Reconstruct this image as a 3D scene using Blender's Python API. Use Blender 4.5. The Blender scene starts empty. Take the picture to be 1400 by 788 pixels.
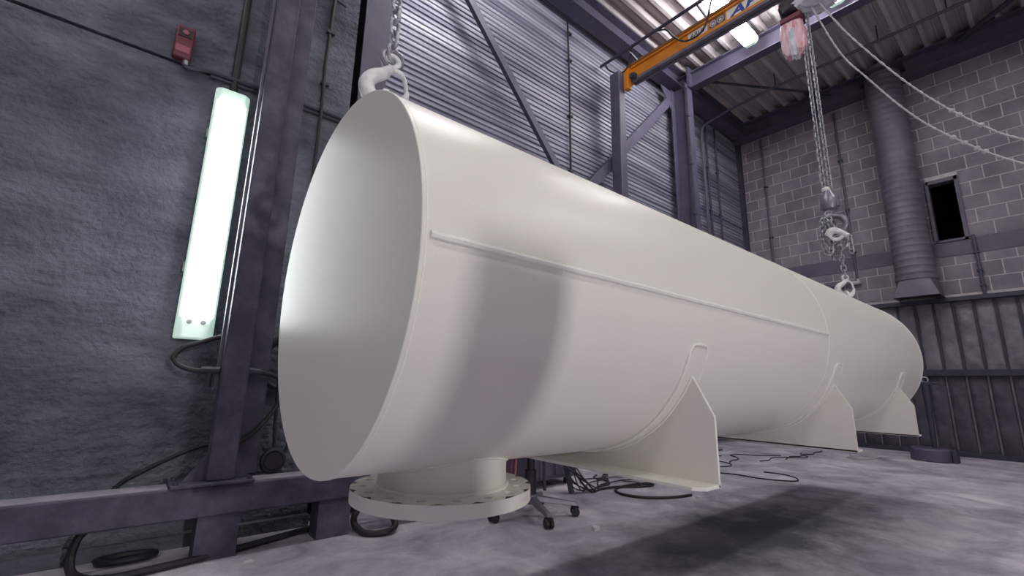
import bpy, bmesh, math, random
from mathutils import Vector, Matrix, noise
R_ = math.radians
random.seed(7)
scene = bpy.context.scene
col = scene.collection

# ------------------------------------------------------------------ camera, world, exposure
cam_d = bpy.data.cameras.new('camera')
cam = bpy.data.objects.new('camera', cam_d)
col.objects.link(cam)
FPX = 619.7
cam_d.sensor_width = 36.0
cam_d.lens = FPX / 1400 * 36.0
cam_d.clip_start = 0.02
cam_d.clip_end = 200
pitch, roll, yaw = R_(12.113), R_(1.125), R_(50.62)
fw = Vector((math.cos(yaw) * math.cos(pitch), math.sin(yaw) * math.cos(pitch), math.sin(pitch)))
r0 = Vector((math.sin(yaw), -math.cos(yaw), 0))
u0 = r0.cross(fw)
rt = math.cos(roll) * r0 + math.sin(roll) * u0
up = -math.sin(roll) * r0 + math.cos(roll) * u0
cam.matrix_world = Matrix(((rt.x, up.x, -fw.x, 0), (rt.y, up.y, -fw.y, 0), (rt.z, up.z, -fw.z, 0.8), (0, 0, 0, 1)))
scene.camera = cam

world = bpy.data.worlds.new('world')
scene.world = world
world.use_nodes = True
world.node_tree.nodes['Background'].inputs[0].default_value = (0.62, 0.60, 0.72, 1)
world.node_tree.nodes['Background'].inputs[1].default_value = 0.0

scene.view_settings.view_transform = 'Standard'
scene.view_settings.look = 'None'
scene.view_settings.gamma = 1
scene.view_settings.use_curve_mapping = False
scene.view_settings.exposure = 0.18

LAMP_CEIL = 34.0      # emission of the ceiling luminaires
LAMP_WALL = 13.0       # emission of the wall luminaires
FLOOD = 68.0          # watts of the work light that stands at the right-hand wall


# ------------------------------------------------------------------ materials
def lin(c):
    return tuple(((v / 255) / 12.92 if v <= 10 else (((v / 255) + 0.055) / 1.055) ** 2.4) for v in c)


MATS = {}


def mat(name, c1, c2=None, rough=0.6, metal=0.0, scale=4.0, detail=6.0, bump=0.0, bscale=40.0, stretch=(1, 1, 1),
        emit=None, estr=0.0, rnd=0.0, lo=0.35, hi=0.65, spec=0.5, coat=0.0, rvar=0.0):
    if name in MATS:
        return MATS[name]
    m = bpy.data.materials.new(name)
    m.use_nodes = True
    nt = m.node_tree
    b = nt.nodes['Principled BSDF']
    b.inputs['Roughness'].default_value = rough
    b.inputs['Metallic'].default_value = metal
    b.inputs['Specular IOR Level'].default_value = spec
    b.inputs['Coat Weight'].default_value = coat
    b.inputs['Coat Roughness'].default_value = 0.12
    tc = nt.nodes.new('ShaderNodeTexCoord')
    geo = nt.nodes.new('ShaderNodeNewGeometry')
    mp = nt.nodes.new('ShaderNodeMapping')
    mp.inputs['Scale'].default_value = stretch
    nt.links.new(geo.outputs['Position'], mp.inputs['Vector'])
    out = None
    if c2 is not None:
        n = nt.nodes.new('ShaderNodeTexNoise')
        n.inputs['Scale'].default_value = scale
        n.inputs['Detail'].default_value = detail
        n.inputs['Roughness'].default_value = 0.62
        nt.links.new(mp.outputs[0], n.inputs['Vector'])
        rp = nt.nodes.new('ShaderNodeValToRGB')
        rp.color_ramp.elements[0].position = lo
        rp.color_ramp.elements[1].position = hi
        rp.color_ramp.elements[0].color = (*c1, 1)
        rp.color_ramp.elements[1].color = (*c2, 1)
        nt.links.new(n.outputs['Fac'], rp.inputs[0])
        out = rp.outputs[0]
        if rvar:
            mr = nt.nodes.new('ShaderNodeMapRange')
            mr.inputs['To Min'].default_value = rough - rvar
            mr.inputs['To Max'].default_value = rough + rvar
            nt.links.new(n.outputs['Fac'], mr.inputs['Value'])
            nt.links.new(mr.outputs[0], b.inputs['Roughness'])
    if rnd:
        oi = nt.nodes.new('ShaderNodeObjectInfo')
        mr = nt.nodes.new('ShaderNodeMapRange')
        mr.inputs['To Min'].default_value = 1 - rnd
        mr.inputs['To Max'].default_value = 1 + rnd
        nt.links.new(oi.outputs['Random'], mr.inputs['Value'])
        hs = nt.nodes.new('ShaderNodeHueSaturation')
        hs.inputs['Color'].default_value = (*c1, 1)
        if out:
            nt.links.new(out, hs.inputs['Color'])
        nt.links.new(mr.outputs[0], hs.inputs['Value'])
        out = hs.outputs[0]
    if out:
        nt.links.new(out, b.inputs['Base Color'])
    else:
        b.inputs['Base Color'].default_value = (*c1, 1)
    if bump:
        n2 = nt.nodes.new('ShaderNodeTexNoise')
        n2.inputs['Scale'].default_value = bscale
        n2.inputs['Detail'].default_value = 5
        nt.links.new(mp.outputs[0], n2.inputs['Vector'])
        bp = nt.nodes.new('ShaderNodeBump')
        bp.inputs['Strength'].default_value = bump
        bp.inputs['Distance'].default_value = 0.02
        nt.links.new(n2.outputs['Fac'], bp.inputs['Height'])
        nt.links.new(bp.outputs[0], b.inputs['Normal'])
    if emit:
        b.inputs['Emission Color'].default_value = (*emit, 1)
        b.inputs['Emission Strength'].default_value = estr
    MATS[name] = m
    return m


M_tank = mat('cream_paint', (0.80, 0.775, 0.715), (0.82, 0.795, 0.735), rough=0.37, scale=2, bump=0.025, bscale=90)
M_weld = mat('cream_weld', (0.88, 0.86, 0.80), rough=0.45, bump=0.25, bscale=160)
M_steel = mat('violet_grey_steel', lin((74, 70, 92)), lin((92, 88, 108)), rough=0.5, scale=5, lo=0.3, hi=0.75, bump=0.05, bscale=60)
M_steel_dk = mat('dark_steel', lin((48, 46, 62)), lin((62, 60, 78)), rough=0.55, scale=6)
M_frame = mat('dusty_dark_frame', lin((58, 54, 74)), lin((92, 88, 106)), rough=0.6, scale=9, detail=9, lo=0.38, hi=0.75, bump=0.08, bscale=70)
M_black = mat('black_rubber', lin((26, 24, 32)), lin((44, 42, 50)), rough=0.55, scale=12)
M_dust = mat('dusty_cable', lin((44, 42, 52)), lin((84, 80, 92)), rough=0.75, scale=20)
M_chain = mat('galvanised_chain', lin((140, 140, 150)), lin((196, 196, 204)), rough=0.4, metal=0.55, scale=60)
M_hookw = mat('overspray_white', lin((234, 234, 234)), lin((180, 182, 192)), rough=0.5, scale=22, lo=0.4, hi=0.7)
M_rope = mat('pale_rope', lin((205, 200, 205)), lin((170, 164, 172)), rough=0.8, scale=60, bump=0.4, bscale=120)
M_orange = mat('crane_orange', lin((226, 140, 34)), lin((206, 128, 40)), rough=0.45, scale=3)
M_orange_d = mat('crane_brown', lin((150, 98, 52)), lin((128, 86, 52)), rough=0.6, scale=6)
M_beamgrey = mat('dust_grey', lin((96, 92, 108)), lin((122, 116, 126)), rough=0.7, scale=6)
M_beamgrey2 = mat('pale_dust_and_light', lin((158, 152, 164)), lin((130, 126, 138)), rough=0.9, scale=9)
M_alu = mat('cast_alloy', lin((128, 126, 138)), lin((150, 148, 160)), rough=0.4, metal=0.6, scale=8)
M_red = mat('dull_red', lin((112, 44, 58)), lin((92, 38, 52)), rough=0.5, scale=30)
M_redl = mat('pale_red', lin((150, 84, 96)), rough=0.5)
M_white = mat('white_print', lin((226, 222, 218)), rough=0.5)
M_blue = mat('blue_print', lin((40, 66, 150)), rough=0.5)
M_blackp = mat('black_print', lin((30, 30, 36)), rough=0.5)
M_bag = mat('pink_bag', lin((214, 142, 154)), lin((236, 214, 220)), rough=0.45, scale=7, stretch=(5, 5, 0.7), lo=0.4, hi=0.62)
M_plast = mat('cloudy_plastic', lin((190, 190, 204)), lin((222, 220, 228)), rough=0.25, scale=9)
M_duct = mat('duct_steel', lin((92, 88, 104)), lin((112, 108, 122)), rough=0.6, metal=0.15, scale=3, rnd=0)
M_deck = mat('deck_steel', lin((168, 160, 164)), lin((192, 184, 186)), rough=0.45, metal=0.1, scale=3, stretch=(0.3, 2, 1))
M_clad = mat('cladding_steel', lin((98, 97, 118)), lin((172, 173, 186)), rough=0.45, metal=0.3, scale=3.2, stretch=(0.10, 1, 4), lo=0.38, hi=0.68)
M_block = mat('concrete_block', lin((112, 107, 121)), lin((138, 131, 142)), rough=0.85, scale=2.5, rnd=0.14, bump=0.25, bscale=70)
M_mortar = mat('mortar', lin((192, 186, 192)), lin((172, 166, 172)), rough=0.9, scale=12)
M_band = mat('band_paint', lin((96, 92, 110)), lin((84, 80, 98)), rough=0.6, scale=4)
M_padU = mat('foil_pad', lin((128, 124, 134)), lin((104, 100, 112)), rough=0.5, scale=6, rnd=0.08, bump=0.5, bscale=14)
M_padL = mat('soiled_pad', lin((62, 58, 72)), lin((80, 76, 90)), rough=0.55, scale=7, rnd=0.1, bump=0.5, bscale=14)
M_batL = mat('batten_pale', lin((108, 104, 116)), lin((90, 86, 100)), rough=0.5, scale=6)
M_cab = mat('cabinet_grey', lin((100, 96, 116)), lin((86, 82, 100)), rough=0.5, scale=6)
M_crumb = mat('white_crumb', lin((210, 206, 210)), rough=0.8)
M_wallr = mat('painted_block', lin((172, 168, 172)), lin((158, 154, 160)), rough=0.7, scale=3)
M_lampbody = mat('lamp_body', lin((150, 152, 158)), rough=0.5)
M_tube = mat('lamp_diffuser', (0.9, 0.95, 0.92), emit=(0.92, 1.0, 0.98), estr=LAMP_WALL, rough=0.3)
M_tubeend = mat('lamp_end', (0.60, 0.74, 0.66), emit=(0.66, 0.92, 0.78), estr=0.40, rough=0.3)
M_tubeC = mat('ceiling_diffuser', (0.9, 0.95, 0.92), emit=(1.0, 0.99, 0.98), estr=LAMP_CEIL, rough=0.3)


def concrete_wall_mat(name, dark, light):
    m = bpy.data.materials.new(name)
    m.use_nodes = True
    nt = m.node_tree
    b = nt.nodes['Principled BSDF']
    b.inputs['Roughness'].default_value = 0.78
    geo = nt.nodes.new('ShaderNodeNewGeometry')
    mp = nt.nodes.new('ShaderNodeMapping')
    mp.inputs['Scale'].default_value = (0.8, 1, 1.5)
    nt.links.new(geo.outputs['Position'], mp.inputs['Vector'])
    n = nt.nodes.new('ShaderNodeTexNoise')
    n.inputs['Scale'].default_value = 2.2
    n.inputs['Detail'].default_value = 9
    n.inputs['Roughness'].default_value = 0.65
    n.inputs['Distortion'].default_value = 0.4
    nt.links.new(mp.outputs[0], n.inputs['Vector'])
    rp = nt.nodes.new('ShaderNodeValToRGB')
    rp.color_ramp.elements[0].position = 0.3
    rp.color_ramp.elements[0].color = (*lin(dark), 1)
    rp.color_ramp.elements[1].position = 0.72
    rp.color_ramp.elements[1].color = (*lin(light), 1)
    nt.links.new(n.outputs['Fac'], rp.inputs[0])
    nt.links.new(rp.outputs[0], b.inputs['Base Color'])
    n2 = nt.nodes.new('ShaderNodeTexNoise')
    n2.inputs['Scale'].default_value = 34
    n2.inputs['Detail'].default_value = 6
    nt.links.new(geo.outputs['Position'], n2.inputs['Vector'])
    wv = nt.nodes.new('ShaderNodeTexNoise')
    wv.inputs['Scale'].default_value = 5
    wv.inputs['Detail'].default_value = 8
    mp2 = nt.nodes.new('ShaderNodeMapping')
    mp2.inputs['Scale'].default_value = (0.35, 1, 1.7)
    nt.links.new(geo.outputs['Position'], mp2.inputs['Vector'])
    nt.links.new(mp2.outputs[0], wv.inputs['Vector'])
    ad = nt.nodes.new('ShaderNodeMath')
    ad.operation = 'MULTIPLY_ADD'
    ad.inputs[1].default_value = 0.5
    nt.links.new(n2.outputs['Fac'], ad.inputs[0])
    nt.links.new(wv.outputs['Fac'], ad.inputs[2])
    bp = nt.nodes.new('ShaderNodeBump')
    bp.inputs['Strength'].default_value = 0.9
    bp.inputs['Distance'].default_value = 0.05
    nt.links.new(ad.outputs[0], bp.inputs['Height'])
    nt.links.new(bp.outputs[0], b.inputs['Normal'])
    return m


def floor_mat():
    m = bpy.data.materials.new('workshop_concrete')
    m.use_nodes = True
    nt = m.node_tree
    L = nt.links.new
    b = nt.nodes['Principled BSDF']
    b.inputs['Roughness'].default_value = 0.62
    geo = nt.nodes.new('ShaderNodeNewGeometry')
    n = nt.nodes.new('ShaderNodeTexNoise')
    n.inputs['Scale'].default_value = 2.4
    n.inputs['Detail'].default_value = 10
    n.inputs['Roughness'].default_value = 0.68
    n.inputs['Distortion'].default_value = 0.5
    L(geo.outputs['Position'], n.inputs['Vector'])
    rp = nt.nodes.new('ShaderNodeValToRGB')
    rp.color_ramp.elements[0].position = 0.32
    rp.color_ramp.elements[0].color = (*lin((134, 128, 146)), 1)
    rp.color_ramp.elements[1].position = 0.70
    rp.color_ramp.elements[1].color = (*lin((226, 219, 228)), 1)
    e = rp.color_ramp.elements.new(0.5)
    e.color = (*lin((180, 174, 189)), 1)
    L(n.outputs['Fac'], rp.inputs[0])
    # old dark green paint stain, an oblong with frayed edges
    mp = nt.nodes.new('ShaderNodeMapping')
    mp.vector_type = 'TEXTURE'
    mp.inputs['Location'].default_value = (2.95, 1.30, 0)
    mp.inputs['Rotation'].default_value = (0, 0, R_(-2))
    mp.inputs['Scale'].default_value = (1.5, 0.52, 1)
    n3 = nt.nodes.new('ShaderNodeTexNoise')
    n3.inputs['Scale'].default_value = 4.0
    n3.inputs['Detail'].default_value = 9
    n3.inputs['Roughness'].default_value = 0.7
    L(geo.outputs['Position'], n3.inputs['Vector'])
    L(geo.outputs['Position'], mp.inputs['Vector'])
    ln = nt.nodes.new('ShaderNodeVectorMath')
    ln.operation = 'LENGTH'
    L(mp.outputs[0], ln.inputs[0])
    ma = nt.nodes.new('ShaderNodeMath')
    ma.operation = 'MULTIPLY_ADD'
    ma.inputs[1].default_value = -1.9
    L(n3.outputs['Fac'], ma.inputs[0])
    L(ln.outputs['Value'], ma.inputs[2])
    mr = nt.nodes.new('ShaderNodeMapRange')
    mr.inputs['From Min'].default_value = 0.22
    mr.inputs['From Max'].default_value = -0.62
    mr.inputs['To Min'].default_value = 0
    mr.inputs['To Max'].default_value = 0.86
    L(ma.outputs[0], mr.inputs['Value'])
    mx = nt.nodes.new('ShaderNodeMix')
    mx.data_type = 'RGBA'
    L(mr.outputs[0], mx.inputs['Factor'])
    L(rp.outputs[0], mx.inputs['A'])
    mx.inputs['B'].default_value = (*lin((60, 70, 66)), 1)
    # faint pink overspray
    n4 = nt.nodes.new('ShaderNodeTexNoise')
    n4.inputs['Scale'].default_value = 0.9
    n4.inputs['Detail'].default_value = 4
    L(geo.outputs['Position'], n4.inputs['Vector'])
    mr2 = nt.nodes.new('ShaderNodeMapRange')
    mr2.inputs['From Min'].default_value = 0.52
    mr2.inputs['From Max'].default_value = 0.75
    mr2.inputs['To Max'].default_value = 0.35
    L(n4.outputs['Fac'], mr2.inputs['Value'])
    mx2 = nt.nodes.new('ShaderNodeMix')
    mx2.data_type = 'RGBA'
    L(mr2.outputs[0], mx2.inputs['Factor'])
    L(mx.outputs['Result'], mx2.inputs['A'])
    mx2.inputs['B'].default_value = (*lin((206, 192, 202)), 1)
    L(mx2.outputs['Result'], b.inputs['Base Color'])
    bp = nt.nodes.new('ShaderNodeBump')
    bp.inputs['Strength'].default_value = 0.25
    bp.inputs['Distance'].default_value = 0.01
    L(n.outputs['Fac'], bp.inputs['Height'])
    L(bp.outputs[0], b.inputs['Normal'])
    return m


M_conc = concrete_wall_mat('sprayed_concrete', (60, 60, 76), (126, 129, 142))
M_floor = floor_mat()


# ------------------------------------------------------------------ geometry helpers
class MB:
    def __init__(s):
        s.v, s.f = [], []

    def add(s, vs, fs):
        o = len(s.v)
        s.v += [tuple(p) for p in vs]
        s.f += [tuple(i + o for i in q) for q in fs]
        return s

    def box(s, a, b):
        x0, x1 = sorted((a[0], b[0])); y0, y1 = sorted((a[1], b[1])); z0, z1 = sorted((a[2], b[2]))
        return s.add([(x0, y0, z0), (x1, y0, z0), (x1, y1, z0), (x0, y1, z0), (x0, y0, z1), (x1, y0, z1), (x1, y1, z1), (x0, y1, z1)],
                     [(0, 3, 2, 1), (4, 5, 6, 7), (0, 1, 5, 4), (1, 2, 6, 5), (2, 3, 7, 6), (3, 0, 4, 7)])

    def prism(s, poly, d):
        """poly: list of 3-D points (planar), d: extrusion vector"""
        n = len(poly); d = Vector(d)
        vs = [Vector(p) for p in poly] + [Vector(p) + d for p in poly]
        fs = [tuple(range(n))[::-1], tuple(range(n, 2 * n))]
        fs += [(i, (i + 1) % n, n + (i + 1) % n, n + i) for i in range(n)]
        return s.add(vs, fs)

    def bar(s, p, q, w, t, side=(0, 0, 1)):
        """flat bar from p to q, width w across 'side', thickness t"""
        p, q = Vector(p), Vector(q)
        d = (q - p).normalized()
        nrm = d.cross(Vector(side)).normalized()
        sd = nrm.cross(d).normalized()
        a = [p + sd * w / 2 + nrm * t / 2, p - sd * w / 2 + nrm * t / 2, p - sd * w / 2 - nrm * t / 2, p + sd * w / 2 - nrm * t / 2]
        return s.prism(a, q - p)

    def tube(s, pts, r, n=8, closed=False, caps=True):
        pts = [Vector(p) for p in pts]
        k = len(pts)
        rs = r if isinstance(r, (list, tuple)) else [r] * k
        tang = []
        for i in range(k):
            if closed:
                t = pts[(i + 1) % k] - pts[i - 1]
            else:
                t = pts[min(i + 1, k - 1)] - pts[max(i - 1, 0)]
            tang.append(t.normalized())
        ref = Vector((0, 0, 1)) if abs(tang[0].z) < 0.9 else Vector((1, 0, 0))
        nrm = (ref - tang[0] * ref.dot(tang[0])).normalized()
        vs, fs = [], []
        for i in range(k):
            if i:
                nrm = (nrm - tang[i] * nrm.dot(tang[i])).normalized()
            bn = tang[i].cross(nrm)
            for j in range(n):
                a = 2 * math.pi * j / n
                vs.append(pts[i] + (nrm * math.cos(a) + bn * math.sin(a)) * rs[i])
        for i in range(k if closed else k - 1):
            i2 = (i + 1) % k
            for j in range(n):
                fs.append((i * n + j, i * n + (j + 1) % n, i2 * n + (j + 1) % n, i2 * n + j))
        if caps and not closed:
            fs.append(tuple(range(n))[::-1])
            fs.append(tuple((k - 1) * n + j for j in range(n)))
        return s.add(vs, fs)

    def cyl(s, p, q, r, n=24):
        return s.tube([p, q], r, n)

    def lathe(s, prof, c, axis='z', n=32, caps=False):
        """prof: (radius, height) pairs about an axis through c"""
        vs, fs = [], []
        for (r, hgt) in prof:
            for j in range(n):
                a = 2 * math.pi * j / n
                u, w = r * math.cos(a), r * math.sin(a)
                vs.append((c[0] + u, c[1] + w, c[2] + hgt) if axis == 'z' else (c[0] + hgt, c[1] + u, c[2] + w))
        k = len(prof)
        for i in range(k - 1):
            for j in range(n):
                fs.append((i * n + j, i * n + (j + 1) % n, (i + 1) * n + (j + 1) % n, (i + 1) * n + j))
        if caps:
            fs.append(tuple(range(n))[::-1])
            fs.append(tuple((k - 1) * n + j for j in range(n)))
        return s.add(vs, fs)

    def ball(s, c, r, n=12, m=8):
        rr = r if isinstance(r, (tuple, list)) else (r, r, r)
        vs = []
        for i in range(m + 1):
            t = math.pi * i / m
            for j in range(n):
                a = 2 * math.pi * j / n
                vs.append((c[0] + rr[0] * math.sin(t) * math.cos(a), c[1] + rr[1] * math.sin(t) * math.sin(a), c[2] + rr[2] * math.cos(t)))
        fs = [(i * n + j, i * n + (j + 1) % n, (i + 1) * n + (j + 1) % n, (i + 1) * n + j) for i in range(m) for j in range(n)]
        return s.add(vs, fs)

    def mesh(s, name, m, off=(0, 0, 0), smooth=True, angle=35):
        me = bpy.data.meshes.new(name)
        me.from_pydata([(x - off[0], y - off[1], z - off[2]) for x, y, z in s.v], [], s.f)
        bm = bmesh.new(); bm.from_mesh(me)
        bmesh.ops.remove_doubles(bm, verts=bm.verts, dist=1e-6)
        bmesh.ops.recalc_face_normals(bm, faces=bm.faces)
        bm.to_mesh(me); bm.free()
        me.materials.append(m)
        if smooth:
            me.shade_smooth()
            me.set_sharp_from_angle(angle=R_(angle))
        return me


def wloc(o):
    l = Vector((0, 0, 0))
    while o is not None:
        l = l + o.location
        o = o.parent
    return l


def put(name, mb, m, parent=None, at=None, bevel=0.0, smooth=True, angle=35, kind=None):
    """link the collected shapes as one mesh object (world coordinates in mb)"""
    off = wloc(parent) if parent is not None else Vector(at or (0, 0, 0))
    o = bpy.data.objects.new(name, mb.mesh(name, m, off, smooth, angle))
    if parent is not None:
        o.parent = parent
    else:
        o.location = off
    col.objects.link(o)
    if bevel:
        bv = o.modifiers.new('bevel', 'BEVEL')
        bv.width = bevel; bv.segments = 2; bv.limit_method = 'ANGLE'; bv.angle_limit = R_(40)
    if kind:
        o['kind'] = kind
    return o


def share(name, me, loc, parent, rot=None):
    o = bpy.data.objects.new(name, me)
    o.parent = parent
    o.location = Vector(loc) - wloc(parent)
    if rot:
        o.rotation_euler = rot
    col.objects.link(o)
    return o


def thing(name, label, cat, loc=(0, 0, 0), group=None):
    o = bpy.data.objects.new(name, None)
    o.empty_display_size = 0.1
    o.location = loc
    col.objects.link(o)
    return tag(o, label, cat, group)


def tag(o, label, cat, group=None):
    o['label'] = label
    o['category'] = cat
    if group:
        o['group'] = group
    return o


def struct(name, label=None):
    o = bpy.data.objects.new(name, None)
    col.objects.link(o)
    o['kind'] = 'structure'
    if label:
        o['label'] = label
    return o


def smooth_path(pts, n=8, closed=False):
    pts = [Vector(p) for p in pts]
    k = len(pts)
    out = []
    for i in range(k if closed else k - 1):
        p1, p2 = pts[i], pts[(i + 1) % k]
        p0 = pts[i - 1] if (closed or i > 0) else p1 * 2 - p2
        p3 = pts[(i + 2) % k] if (closed or i + 2 < k) else p2 * 2 - p1
        for j in range(n):
            t = j / n
            out.append(0.5 * ((2 * p1) + (p2 - p0) * t + (2 * p0 - 5 * p1 + 4 * p2 - p3) * t * t + (3 * p1 - p0 - 3 * p2 + p3) * t ** 3))
    if not closed:
        out.append(pts[-1])
    return out


def ibeam(p, q, h, b, tf, tw, upv=(0, 0, 1)):
    """I section swept from p to q; upv is the web direction"""
    p, q = Vector(p), Vector(q)
    d = (q - p).normalized()
    u = Vector(upv); u = (u - d * u.dot(d)).normalized()
    s = d.cross(u)
    P = [(-b / 2, -h / 2), (b / 2, -h / 2), (b / 2, -h / 2 + tf), (tw / 2, -h / 2 + tf), (tw / 2, h / 2 - tf), (b / 2, h / 2 - tf),
         (b / 2, h / 2), (-b / 2, h / 2), (-b / 2, h / 2 - tf), (-tw / 2, h / 2 - tf), (-tw / 2, -h / 2 + tf), (-b / 2, -h / 2 + tf)]
    return MB().prism([p + s * x + u * y for x, y in P], q - p)


# ------------------------------------------------------------------ the room
XB, YS, YC = 8.60, 3.53, 2.92        # block wall, cladding plane, concrete wall face
XF, YR, ZC = -3.6, -4.6, 5.80        # wall behind, wall on the right, underside of the deck ribs

fl = put('floor', MB().box((XF, YR, -0.15), (XB + 0.2, YS + 0.2, 0)), M_floor, smooth=False, kind='structure')
fl['label'] = 'grey violet concrete floor with a dark green paint stain'

# --- concrete wall on the left, two cast panels with an open joint
wl = struct('wall_left', 'rough dark grey sprayed concrete wall')
for za, zb in ((0.0, 2.520), (2.540, 5.95)):
    put('panel', MB().box((XF, YC, za), (0.462, YC + 0.22, zb)), M_conc, wl, smooth=False)
    put('panel', MB().box((0.470, YC, za), (0.90, YC + 0.22, zb)), M_conc, wl, smooth=False)
put('joint_strip', MB().box((XF, YC + 0.03, 2.515), (0.89, YC + 0.2, 2.545)), M_steel_dk, wl, smooth=False)
put('kerb', MB().box((XF, YC - 0.05, 0), (0.90, YC + 0.02, 0.06)), M_conc, wl, smooth=False)

# --- corrugated cladding, horizontal ribs, stacked sheets
wc = struct('wall_left_cladding', 'horizontally corrugated grey steel cladding')


def clad_sheet(x0, x1, z0, z1, off):
    per = 0.060
    mb = MB()
    prof = []
    n = int(round((z1 - z0) / per))
    for i in range(n):
        z = z0 + i * per
        prof += [(0.0, z), (0.0, z + 0.020), (0.012, z + 0.030), (0.012, z + 0.050)]
    prof.append((0.0, z0 + n * per))
    vs = [(x0, YS + off + d, z) for d, z in prof] + [(x1, YS + off + d, z) for d, z in prof]
    k = len(prof)
    mb.add(vs, [(i, i + 1, k + i + 1, k + i) for i in range(k - 1)])
    return put('cladding_sheet', mb, M_clad, wc, smooth=False)


xs = [0.90, 2.62, 4.34, 6.06, 7.78, XB]
for i in range(5):
    for j in range(6):
        clad_sheet(xs[i], xs[i + 1] + 0.004, j * 0.96, (j + 1) * 0.96, 0.0015 * ((i + j) % 2))
put('backing', MB().box((0.90, YS + 0.03, 0), (XB, YS + 0.2, 5.95)), M_steel_dk, wc, smooth=False)

# --- block wall at the far end
wb = struct('wall_back', 'grey concrete block wall with a painted band and padded lower panels')
WY0, WY1, WZ0, WZ1 = 0.60, 0.93, 2.90, 3.82            # opening
bk = MB()
bk.box((XB, WY1, 0), (XB + 0.2, YS + 0.2, 5.95)).box((XB, YR, 0), (XB + 0.2, WY0, 5.95))
bk.box((XB, WY0, 0), (XB + 0.2, WY1, WZ0)).box((XB, WY0, WZ1), (XB + 0.2, WY1, 5.95))
put('mortar_bed', bk, M_mortar, wb, smooth=False)
BL, BH, G = 0.29, 0.1992, 0.013
blk_cache = {}


def block_mesh(w, hgt):
    key = (round(w, 3), round(hgt, 3))
    if key not in blk_cache:
        mb = MB().box((-0.004, -w / 2 + G / 2, -hgt / 2 + G / 2), (0.01, w / 2 - G / 2, hgt / 2 - G / 2))
        blk_cache[key] = mb.mesh('block', M_block, smooth=False)
    return blk_cache[key]


rows = [(2.90 + i * BH, BH) for i in range(13)] + [(2.55, 0.13), (2.345, 0.205), (2.14, 0.205)]
far = MB()
for ri, (z, hh) in enumerate(rows):
    y = YS + (BL / 2 if ri % 2 else 0)
    while y > YR:
        ya, yb = y - BL, min(y, YS)
        segs = [(ya, yb)]
        if z < WZ1 - 0.02 and z + hh > WZ0 + 0.02:
            new = []
            for a, b in segs:
                if b <= WY0 or a >= WY1:
                    new.append((a, b))
                else:
                    if a < WY0 - 0.02: new.append((a, WY0))
                    if b > WY1 + 0.02: new.append((WY1, b))
            segs = new
        for a, b in segs:
            if a > -0.95:
                share('block', block_mesh(b - a, hh), (XB, (a + b) / 2, z + hh / 2), wb)
            else:
                far.box((XB - 0.007, a + G / 2, z + G / 2), (XB + 0.01, b - G / 2, z + hh - G / 2))
        y -= BL
put('block_courses', far, M_block, wb, smooth=False, kind='stuff')
put('painted_band', MB().box((XB - 0.012, WY1 + 0.03, 2.68), (XB + 0.01, YS, 2.90)).box((XB - 0.012, YR, 2.68), (XB + 0.01, WY0 - 0.02, 2.90)).box((XB - 0.012, WY0 - 0.02, 2.68), (XB + 0.01, WY1 + 0.03, 2.885)), M_band, wb, smooth=False)
put('cap_strip', MB().box((XB - 0.02, YR, 2.10), (XB + 0.01, YS, 2.14)), M_mortar, wb, smooth=False)
put('ledge_rail', MB().box((XB - 0.12, YR, 2.035), (XB + 0.01, YS, 2.095)), M_steel_dk, wb, bevel=0.004)
put('middle_rail', MB().box((XB - 0.09, YR, 1.035), (XB + 0.01, YS, 1.12)), M_steel_dk, wb, bevel=0.004)
put('kick_rail', MB().box((XB - 0.09, YR, 0.0), (XB + 0.01, YS, 0.06)), M_steel_dk, wb, bevel=0.004)


def pad_mesh(w, hgt, seed, m, name):
    nu, nv = 7, 18
    vs, fs = [], []
    for i in range(nv + 1):
        for j in range(nu + 1):
            u, v = j / nu, i / nv
            edge = min(1, 5 * min(u, 1 - u)) * min(1, 9 * min(v, 1 - v))
            d = edge * (0.018 + 0.022 * noise.noise(Vector((u * 1.6 + seed * 7.1, v * 6.5, seed * 3.3))) + 0.008 * noise.noise(Vector((u * 5 + seed, v * 19, 2.2))))
            vs.append((-d, (u - 0.5) * w, (v - 0.5) * hgt))
    for i in range(nv):
        for j in range(nu):
            a = i * (nu + 1) + j
            fs.append((a, a + nu + 1, a + nu + 2, a + 1))
    return MB().add(vs, fs).mesh(name, m, angle=60)


padU = [pad_mesh(0.176, 0.915, s, M_padU, 'pad_panel') for s in range(5)]
padL = [pad_mesh(0.176, 0.975, s + 9, M_padL, 'pad_panel') for s in range(5)]
batU = MB().box((-0.016, -0.013, -0.458), (0.02, 0.013, 0.458)).mesh('batten', M_steel_dk, smooth=False)
batL = MB().box((-0.016, -0.010, -0.488), (0.02, 0.010, 0.488)).mesh('batten', M_batL, smooth=False)
y = YS - 0.05
i = 0
while y > -2.2:
    share('pad_panel', padU[i % 5], (XB - 0.012, y - 0.1, 1.578), wb)
    share('pad_panel', padL[(i * 2) % 5], (XB - 0.012, y - 0.1, 0.548), wb)
    share('batten', batU, (XB - 0.02, y, 1.578), wb)
    share('batten', batL, (XB - 0.02, y, 0.548), wb)
    y -= 0.2
    i += 1
put('corner_strip', MB().box((XB - 0.08, YS - 0.07, 0), (XB + 0.02, YS + 0.03, 5.5)), M_steel_dk, wb, smooth=False)

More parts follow.
